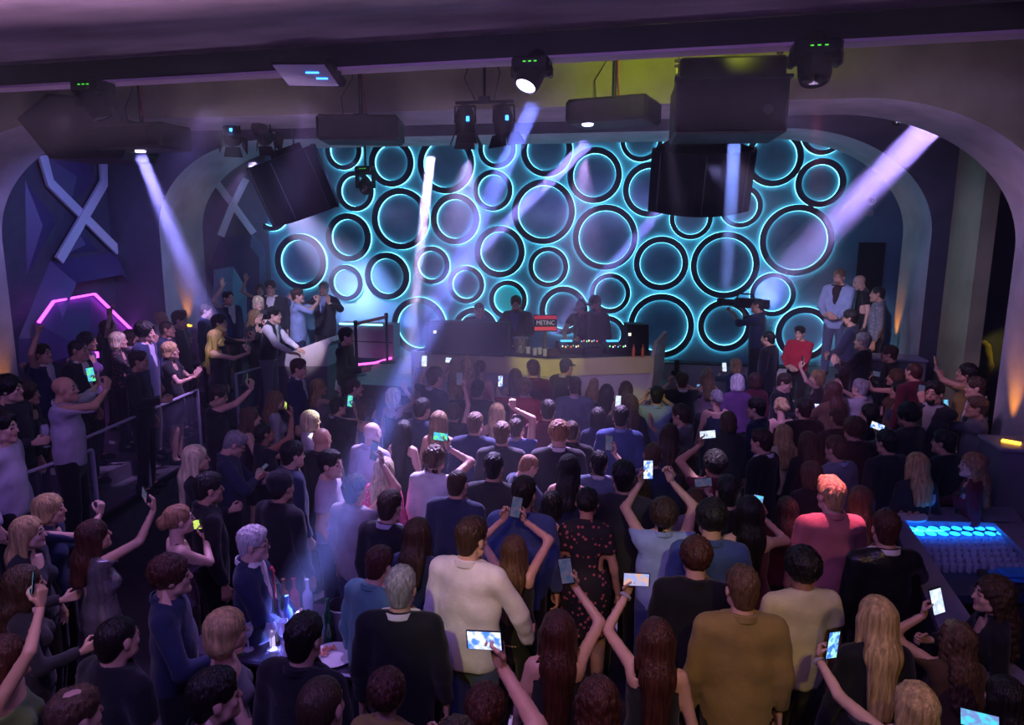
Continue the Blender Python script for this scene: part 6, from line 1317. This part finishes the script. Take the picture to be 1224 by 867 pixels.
# low wall cabinet with a cyan edge
a, c = at_y(404, 386, 13.7), at_y(471, 428, 13.7)
t = thing('wall_cabinet', 'low grey cabinet with a cyan lit top edge behind the barrier', 'cabinet', ((a.x + c.x) / 2, 13.7, 1.15)); wd, hg = c.x - a.x, a.z - 1.15
MB().box((0, .2, hg / 2), (wd, .4, hg), bev=.01).obj('body', mat('cabinet_grey', (.26, .24, .32), .5), t); MB().box((-.1, -.01, hg - .015), (wd * .78, .02, .03)).obj('led_edge', M_led, t); MB().box((0, -.006, hg * .48), (wd * .96, .012, .02)).obj('shadow_gap', M_black, t)
# rope barrier with red belt
def post(px, py, Y, label):
    g = at_y(px, py, Y); t = thing('barrier_post', label, 'barrier post', (g.x, g.y, 1.15), None, 'barrier posts on the stage')
    MB().lathe([(0, 0), (.17, 0), (.17, .015), (.03, .04), (0, .04)], 20).obj('base', M_black, t, True); MB().tube([(0, 0, .03), (0, 0, .92)], .028, 10).obj('pole', M_black, t); MB().lathe([(.0, .90), (.038, .90), (.04, .98), (.03, 1.0), (0, 1.0)], 12).obj('head', M_blackp, t, True); return t
p1, p2 = post(463, 433, 13.3, 'black barrier post beside the low cabinet'), post(427, 452, 12.0, 'black barrier post behind the security man')
A, B_ = p1.location + Vector((0, 0, .93)), p2.location + Vector((0, 0, .93)); b = MB(); b.prism([A + Vector((0, -.03, .03)), B_ + Vector((0, .03, .03)), B_ + Vector((0, .03, -.03)), A + Vector((0, -.03, -.03))], (.01, 0, 0)); tag(b.obj('barrier_belt', mat('red_belt', (.75, .04, .10), .5)), 'red belt stretched between the two barrier posts', 'barrier belt')
P = [at_z(x, y, 1.17) for x, y in ((388, 432), (405, 437), (428, 436), (448, 434), (468, 428))]
tag(MB().tube(P, .022, 8).obj('led_tube', mat('pink_led', (.1, 0, .05), .4, emit=(1, .08, .62), estr=4)), 'magenta light tube lying along the stage floor', 'light tube')
t = thing('floor_monitor', 'small dark box with white panel at the left booth corner', 'box', at_z(491, 478, .9)); MB().box((0, 0, -.05), (.28, .25, .30), bev=.02).obj('body', M_blackp, t); MB().box((-.02, -.13, -.14), (.26, .012, .10)).obj('front_panel', M_white, t); MB().box((0, 0, -.55), (.2, .2, .70)).obj('stand', M_black, t)

# video camera on the operator's shoulder
p = [q for q in PEOPLE if 'video camera' in q['label']][0]; J = skeleton('m', 'camera'); W = Matrix.Translation(p['loc']) @ Matrix.Rotation(R(p['hd']), 4, 'Z') @ Matrix.Scale(p['h'] / 1.75, 4)
t = thing('video_camera', 'shoulder video camera pointing left with lens hood', 'video camera', W @ Vector((.05, .22, 1.66)), (0, 0, R(p['hd'])))
MB().box((.05, -.02, 0), (.13, .42, .16), bev=.02).obj('body', M_blackp, t); MB().lathe([(0, 0), (.05, 0), (.055, .16), (.048, .18), (.0, .18)], 18, aim((0, 1, 0)), (.05, .19, 0)).obj('lens', M_black, t, True); MB().box((.05, .42, 0), (.16, .10, .12), bev=.01).obj('lens_hood', M_black, t)
b = MB(); b.tube([(.05, -.12, .08), (.05, -.08, .15), (.05, .12, .15), (.05, .16, .08)], .014, 8); b.obj('handle', M_blackp, t); MB().box((-.06, .10, .05), (.12, .10, .07), bev=.01).obj('viewfinder', M_blackp, t); MB().box((.05, -.30, -.01), (.11, .12, .15), bev=.01).obj('battery', M_black, t)
# photographer's camera
p = [q for q in PEOPLE if q['label'].startswith('photographer')][0]; J = skeleton('m', 'phone_2'); W = Matrix.Translation(p['loc']) @ Matrix.Rotation(R(p['hd']), 4, 'Z') @ Matrix.Scale(p['h'] / 1.75, 4)
t = thing('photo_camera', 'black photo camera with flash held by the photographer', 'camera', W @ Vector((0, .40, 1.66)), (0, 0, R(p['hd'])))
MB().box((0, 0, 0), (.15, .07, .11), bev=.015).obj('body', M_blackp, t); MB().lathe([(0, 0), (.04, 0), (.045, .10), (0, .10)], 16, aim((0, 1, 0)), (0, .03, 0)).obj('lens', M_black, t, True); MB().box((0, 0, .13), (.07, .06, .16), bev=.015).obj('flash', M_blackp, t)
# ================================================================== RAIL, BAR, TABLE
M_pane = mat('rail_glass', (.25, .25, .40), .03, alpha=.13, spec=.8); M_rail = mat('rail_metal', (.55, .50, .70), .35, metal=.2)
def glass_rail(a, c, z0, z1, label):
    a, c = Vector((a.x, a.y, z0)), Vector((c.x, c.y, z0)); d = c - a; L = d.length; ang = math.atan2(d.y, d.x); n = max(1, round(L / 1.4))
    t = thing('glass_rail', label, 'railing', a, (0, 0, ang), 'glass rails of the terraces'); h = z1 - z0
    for k in range(n): MB().box((L * (k + .5) / n, 0, h / 2), (L / n - .03, .014, h - .02)).obj('glass_pane', M_pane, t)
    MB().box((L / 2, 0, h + .012), (L, .045, .025), bev=.006).obj('top_rail', M_rail, t)
    for k in range(n + 1): MB().box((L * k / n, 0, h / 2), (.03, .03, h)).obj('post', M_rail, t)
    MB().box((L / 2, 0, .03), (L, .06, .06)).obj('base_shoe', M_black, t); return t
glass_rail(at_z(-70, 603, 1.5), at_z(110, 539, 1.5), .5, 1.5, 'near glass rail at the far left edge of terrace')
glass_rail(at_z(86, 532, 1.5), at_z(236, 467, 1.5), .5, 1.5, 'long glass rail along the left terrace')
glass_rail(at_z(282, 452, 1.55), at_z(330, 424, 1.75), .55, 1.6, 'glass rail below the man in waistcoat')
M_blue = mat('blue_tube', (0, .02, .2), .4, emit=(.01, .12, 1), estr=7)
for (x0, y0, x1, y1, lab) in ((143, 553, 170, 538, 'long blue glowing floor light behind the glass rail'), (133, 557, 138, 554, 'short blue floor light behind the rail'), (120, 564, 125, 561, 'tiny blue floor light left of the others')):
    a, c = at_z(x0, y0, .56), at_z(x1, y1, .56); tag(MB().tube([a, (a + c) / 2, c], .03, 8).obj('floor_light', M_blue), lab, 'floor light', 'blue floor lights on the terrace')
# ---- pier plinths with amber lamps
M_amb = mat('amber_led', (.2, .1, 0), .4, emit=(1, .45, .02), estr=9)
for (px, py, Y, lab) in ((1058, 424, 11.6, 'grey plinth with amber lamp at foot of rear right pier'), (1200, 526, 7.9, 'grey plinth with amber lamp at foot of front right pier'), (223, 388, 11.6, 'plinth with amber lamp at foot of rear left pier')):
    c = at_y(px, py, Y); t = thing('lamp_plinth', lab, 'plinth', (c.x, c.y, 0), None, 'lamp plinths at the piers')
    b = MB(); x0_ = -.12 if 'front' in lab else -.30; b.prism([(x0_, -.25, 0), (.50, -.25, 0), (.50, .25, 0), (x0_, .25, 0)], (0, 0, c.z - .06)); b.obj('body', mat('plinth_grey', (.20, .19, .26), .5), t)
    MB().box(((x0_ + .5) / 2, 0, c.z - .04), (.54 - x0_, .54, .04), bev=.01).obj('cap', mat('plinth_cap', (.30, .26, .40), .4), t)
    MB().box((.06, -.02, c.z - .012), (.16, .05, .018), Matrix.Rotation(R(-35), 3, 'Z')).obj('lamp', M_amb, t)
# ---- bar counter
M_bar = mat('bar_top', (.20, .17, .27), .35, bump=.05, scale=30, var=.15); M_barb = mat('bar_body', (.03, .03, .04), .5)
ZR = 1.14
def strip(name, pts, m, z0, z1, par): P = [at_z(x, y, ZR) for x, y in pts]; return MB().prism([Vector((q.x, q.y, z0)) - par.location for q in P], (0, 0, z1 - z0)).obj(name, m, par)
br = thing('bar_counter', 'bar counter with purple grey top around a blue lit glass well', 'bar counter', at_z(1130, 640, 0))
strip('back_top', ((1055, 606), (1212, 606), (1224, 626), (1066, 622)), M_bar, ZR - .05, ZR, br); strip('left_top', ((1066, 622), (1082, 622), (1186, 775), (1140, 790)), M_bar, ZR - .05, ZR, br)
strip('right_top', ((1186, 623), (1224, 626), (1300, 672), (1250, 685)), M_bar, ZR - .05, ZR, br); strip('front_top', ((1140, 790), (1186, 775), (1330, 880), (1260, 930)), M_bar, ZR - .05, ZR, br)
strip('left_body', ((1066, 622), (1082, 622), (1186, 775), (1140, 790)), M_barb, 0, ZR - .05, br); strip('back_body', ((1055, 606), (1212, 606), (1224, 626), (1066, 622)), M_barb, 0, ZR - .05, br)
strip('glass_well', ((1070, 620), (1200, 620), (1262, 690), (1124, 690)), mat('well_floor', (.03, .05, .12), .2), ZR - .22, ZR - .155, br)
a, c = at_z(1082, 626, ZR - .02) - Vector((0, 0, .13)), at_z(1192, 626, ZR - .02) - Vector((0, 0, .13))
tag(MB().tube([a + Vector((0, .02, .06)), c + Vector((0, .02, .06))], .022, 8).obj('light_tube', mat('bar_blue', (0, .05, .3), .4, emit=(.01, .22, 1), estr=26)), 'blue light tube along the back of the glass well', 'light tube')
M_disc = mat('blue_disc', (0, .05, .3), .4, emit=(.01, .20, 1), estr=5)
for j in range(2):
    for i in range(8): q = a + (c - a) * ((i + .3 + .4 * j) / 8) + Vector((0, -.05 - .12 * j, .10)) - br.location; MB().lathe([(0, 0), (.042, 0), (.042, .008), (0, .008)], 16, None, q).obj('light_disc', M_disc, br)
m_g = mat('rack_glass', (.55, .62, .85), .08, alpha=.45, spec=.9)
ux = (c - a) / 13; dn = (at_z(1116, 672, ZR) - at_z(1082, 628, ZR)) / 7
me_g = glass_mesh('tumbler'); k_ = 0
for j in range(7):
    for i in range(14):
        q = a + ux * i + dn * (j + .45) + ux * (.5 * (j % 2)) + Vector((random.uniform(-.006, .006), random.uniform(-.006, .006), -.005))
        o = link('bar_glass', me_g, None, q); setm(o, m_g); tag(o, 'small upturned glass in the %s row from the blue lights in bar well' % ('first', 'second', 'third', 'fourth', 'fifth', 'sixth', 'last')[j], 'glass', 'glasses racked in row %d of the bar well' % (j + 1)); o.scale = (.85, .85, .7)
pl_ = [at_z(x, y, ZR) for x, y in ((1062, 610), (1100, 610), (1108, 622), (1070, 624))]
cpl = at_z(1084, 617, ZR + .004); t = thing('serving_board', 'pale round board with snacks on the bar', 'serving board', cpl); MB().lathe([(0, 0), (.16, 0), (.17, .02), (0, .02)], 24).obj('board', M_strip, t, True)
for k, (x, y) in enumerate(((-.05, .02), (.03, .03), (.06, -.02), (0, -.03), (.09, .02))): MB().lathe([(0, 0), (.022, .004), (.018, .02), (0, .026)], 8, None, (x, y, .02)).obj('snack', mat('snack', (.45, .30, .2), .7), t, True)
for (px, lab) in ((1111, 'left wine glass on the back of the bar'), (1152, 'right wine glass on the back of the bar')): put('wine', 'wine_glass', at_z(px, 616, ZR), lab, 'glass', M_glass, 'wine glasses on the bar')
put('bottle', 'beer_bottle', at_z(1146, 614, ZR), 'dark green bottle beside the right wine glass', 'bottle', mat('green_bottle', (.01, .05, .02), .1, coat=.6), s=.8)
t = thing('bar_towel', 'folded bright blue cloth beside the bar well', 'cloth', at_z(1210, 690, ZR - .1)); b = MB(); b.box((0, 0, 0), (.30, .17, .03), bev=.012); b.obj('lower_fold', mat('blue_towel', (.02, .22, .75), .8), t); MB().box((.03, .02, .03), (.24, .15, .03), Matrix.Rotation(.2, 3, 'Z'), bev=.012).obj('upper_fold', mat('blue_towel', (.02, .22, .75), .8), t)
MB().box((0, 0, -.45), (.4, .3, .86)).obj('shelf', M_barb, t)
# ---- drinks table
ct = at_z(335, 768, .92); t = thing('drinks_table', 'dark drinks table crowded with bottles at lower left', 'table', (ct.x, ct.y + .1, 0))
MB().box((.12, .05, .90), (1.45, .80, .04), bev=.012).obj('table_top', mat('table_top', (.05, .04, .07), .2, coat=.4), t)
for sx in (-.5, .75):
    for sy in (-.25, .35): MB().tube([(sx, sy, 0), (sx, sy, .885)], .028, 10).obj('leg', M_black, t)
BT = [(333, 727, 'green', 'green glass bottle at the back of drinks table'), (341, 722, 'amber', 'amber capped bottle on the drinks table'), (353, 721, 'red', 'red capped bottle on the drinks table'), (369, 722, 'clear', 'tall clear bottle on the drinks table'), (393, 748, 'dgreen', 'dark green wine bottle right of the broad man'), (345, 744, 'blue', 'blue tinted bottle in the bottle group'), (335, 748, 'dark', 'short dark bottle in the bottle group')]
BC = dict(green=(.03, .25, .06), amber=(.30, .12, .05), red=(.45, .03, .05), clear=(.55, .6, .8), dgreen=(.01, .07, .03), blue=(.08, .15, .5), dark=(.03, .02, .04))
for (px, py, k, lab) in BT: put('bottle', 'bottle', at_z(px, py + 18, .92), lab, 'bottle', mat('bottle_' + k, BC[k], .08, coat=.7, spec=.8), 'bottles on the drinks table', s=.95)
for (px, py, lab) in ((318, 748, 'wine glass at left of drinks table group'), (325, 765, 'bright wine glass in the middle of drinks table'), (340, 765, 'wine glass beside the broad man\'s head'), (297, 765, 'wine glass in front of the blonde bob'), (344, 790, 'low wine glass nearest to us on drinks table')): put('wine', 'wine_glass', at_z(px, py + 12, .92), lab, 'glass', mat('lit_glass', (.80, .74, .98), .05, alpha=.42, coat=.6), 'wine glasses on the drinks table')
t = thing('glint', 'short white candle standing in for a reflection among the glasses', 'glint', at_z(326, 772, .92)); MB().lathe([(0, 0), (.018, 0), (.018, .10), (0, .10)], 12).obj('glint_stem', mat('glint_stem', (.8, .75, .8), .5, emit=(.8, .65, 1), estr=.8), t); MB().lathe([(0, .10), (.006, .115), (0, .145)], 8).obj('glint_tip', mat('glint_tip', (1, .8, .6), .5, emit=(1, .8, .9), estr=12), t)  # bright reflection in a wine glass, built as a small glowing stick
t = thing('dinner_plate', 'white plate with shrimp on the drinks table', 'plate', at_z(398, 786, .92)); MB().lathe([(0, .0), (.09, .0), (.15, .018), (.148, .022), (.088, .008), (0, .008)], 28).obj('plate', mat('porcelain', (.75, .75, .78), .25), t, True)
for k, (x, y) in enumerate(((-.09, .03), (-.07, -.02), (-.10, -.04), (-.05, .05))): MB().tube([(x, y, .02), (x + .02, y + .02, .035), (x + .045, y + .01, .02)], [.010, .014, .006], 8).obj('shrimp', mat('shrimp', (.75, .30, .18), .5), t, True)
put('bucket', 'ice_bucket', at_z(412, 758, .92), 'dark ice bucket beside the green wine bottle', 'ice bucket', mat('dark_bucket', (.10, .09, .12), .3, metal=.5))
# drinks in hands
def held(pl, S, kind, m, label, cat, name, s=1):
    p = [q for q in PEOPLE if q['label'] == pl][0]; J = skeleton(p['sex'], p['pose']); W = Matrix.Translation(p['loc']) @ Matrix.Rotation(R(p['hd']), 4, 'Z') @ Matrix.Scale(p['h'] / 1.75, 4)
    q = W @ Vector(J['wr' + S] + J['hm' + S] @ vec(0, .035, .085)); put(kind, name, q + Vector((0, 0, -.07)), label, cat, m, None, None, s)
held('dark haired man in navy shirt with open bottle at the table', 'R', 'bottle', mat('bottle_green', BC['green'], .08), 'green bottle in hand of the navy shirt man', 'bottle', 'bottle', .7)
held('dark haired man with a drink below the blonde bob', 'R', 'bottle', mat('bottle_dgreen', BC['dgreen'], .08), 'dark bottle in hand at bottom edge', 'bottle', 'bottle', .7)
held('blonde bobbed woman beside the bottle table', 'R', 'wine', mat('lit_glass', (.8, .74, .98), .05), 'wine glass in hand of the blonde bob', 'glass', 'wine_glass')
held('ash haired woman in navy dress with updo', 'R', 'tumbler', mat('red_drink', (.5, .05, .05), .1, coat=.5), 'red drink held by the ash haired woman', 'glass', 'drinking_glass')
held('dark haired man in charcoal shirt at far left edge of terrace', 'R', 'wine', M_glass, 'wine glass held at the far left edge', 'glass', 'wine_glass')
held('grey haired woman in black on the left terrace', 'R', 'tumbler', M_glass, 'tumbler held by the grey haired woman', 'glass', 'drinking_glass')
# ================================================================== HAZE
def haze_mat(name, dens, an=.2):
    hm = bpy.data.materials.new(name); hm.use_nodes = True; nt = hm.node_tree; nt.nodes.clear()
    o_ = nt.nodes.new('ShaderNodeOutputMaterial'); v_ = nt.nodes.new('ShaderNodeVolumeScatter')
    v_.inputs['Density'].default_value = dens; v_.inputs['Anisotropy'].default_value = an; v_.inputs['Color'].default_value = (.9, .9, 1, 1)
    nt.links.new(v_.outputs[0], o_.inputs['Volume']); return hm
hz = MB().box((-2.5, 9.0, 3.2), (12.6, 9.6, 4.0)).obj('haze', haze_mat('haze', .014))
tag(hz, 'thin violet stage haze filling the hall', 'haze', kind='stuff')
for (s_, t_, c_, p_, d_, dn_, lab) in BEAMS:  # denser haze cones shaped to the beams so that they show
    L = (t_ - s_).length; A = aim(t_ - s_); r1 = L * math.tan(R(d_ / 2)) * .92
    o = MB().lathe([(.17 if 'wide violet beam' in lab else .075, .03), (r1 + (.16 if 'wide violet beam' in lab else .06), L)], 24, A, s_).obj('beam_haze', haze_mat('beam_haze', dn_)); tag(o, lab, 'light beam', 'light beams in the haze', 'stuff')
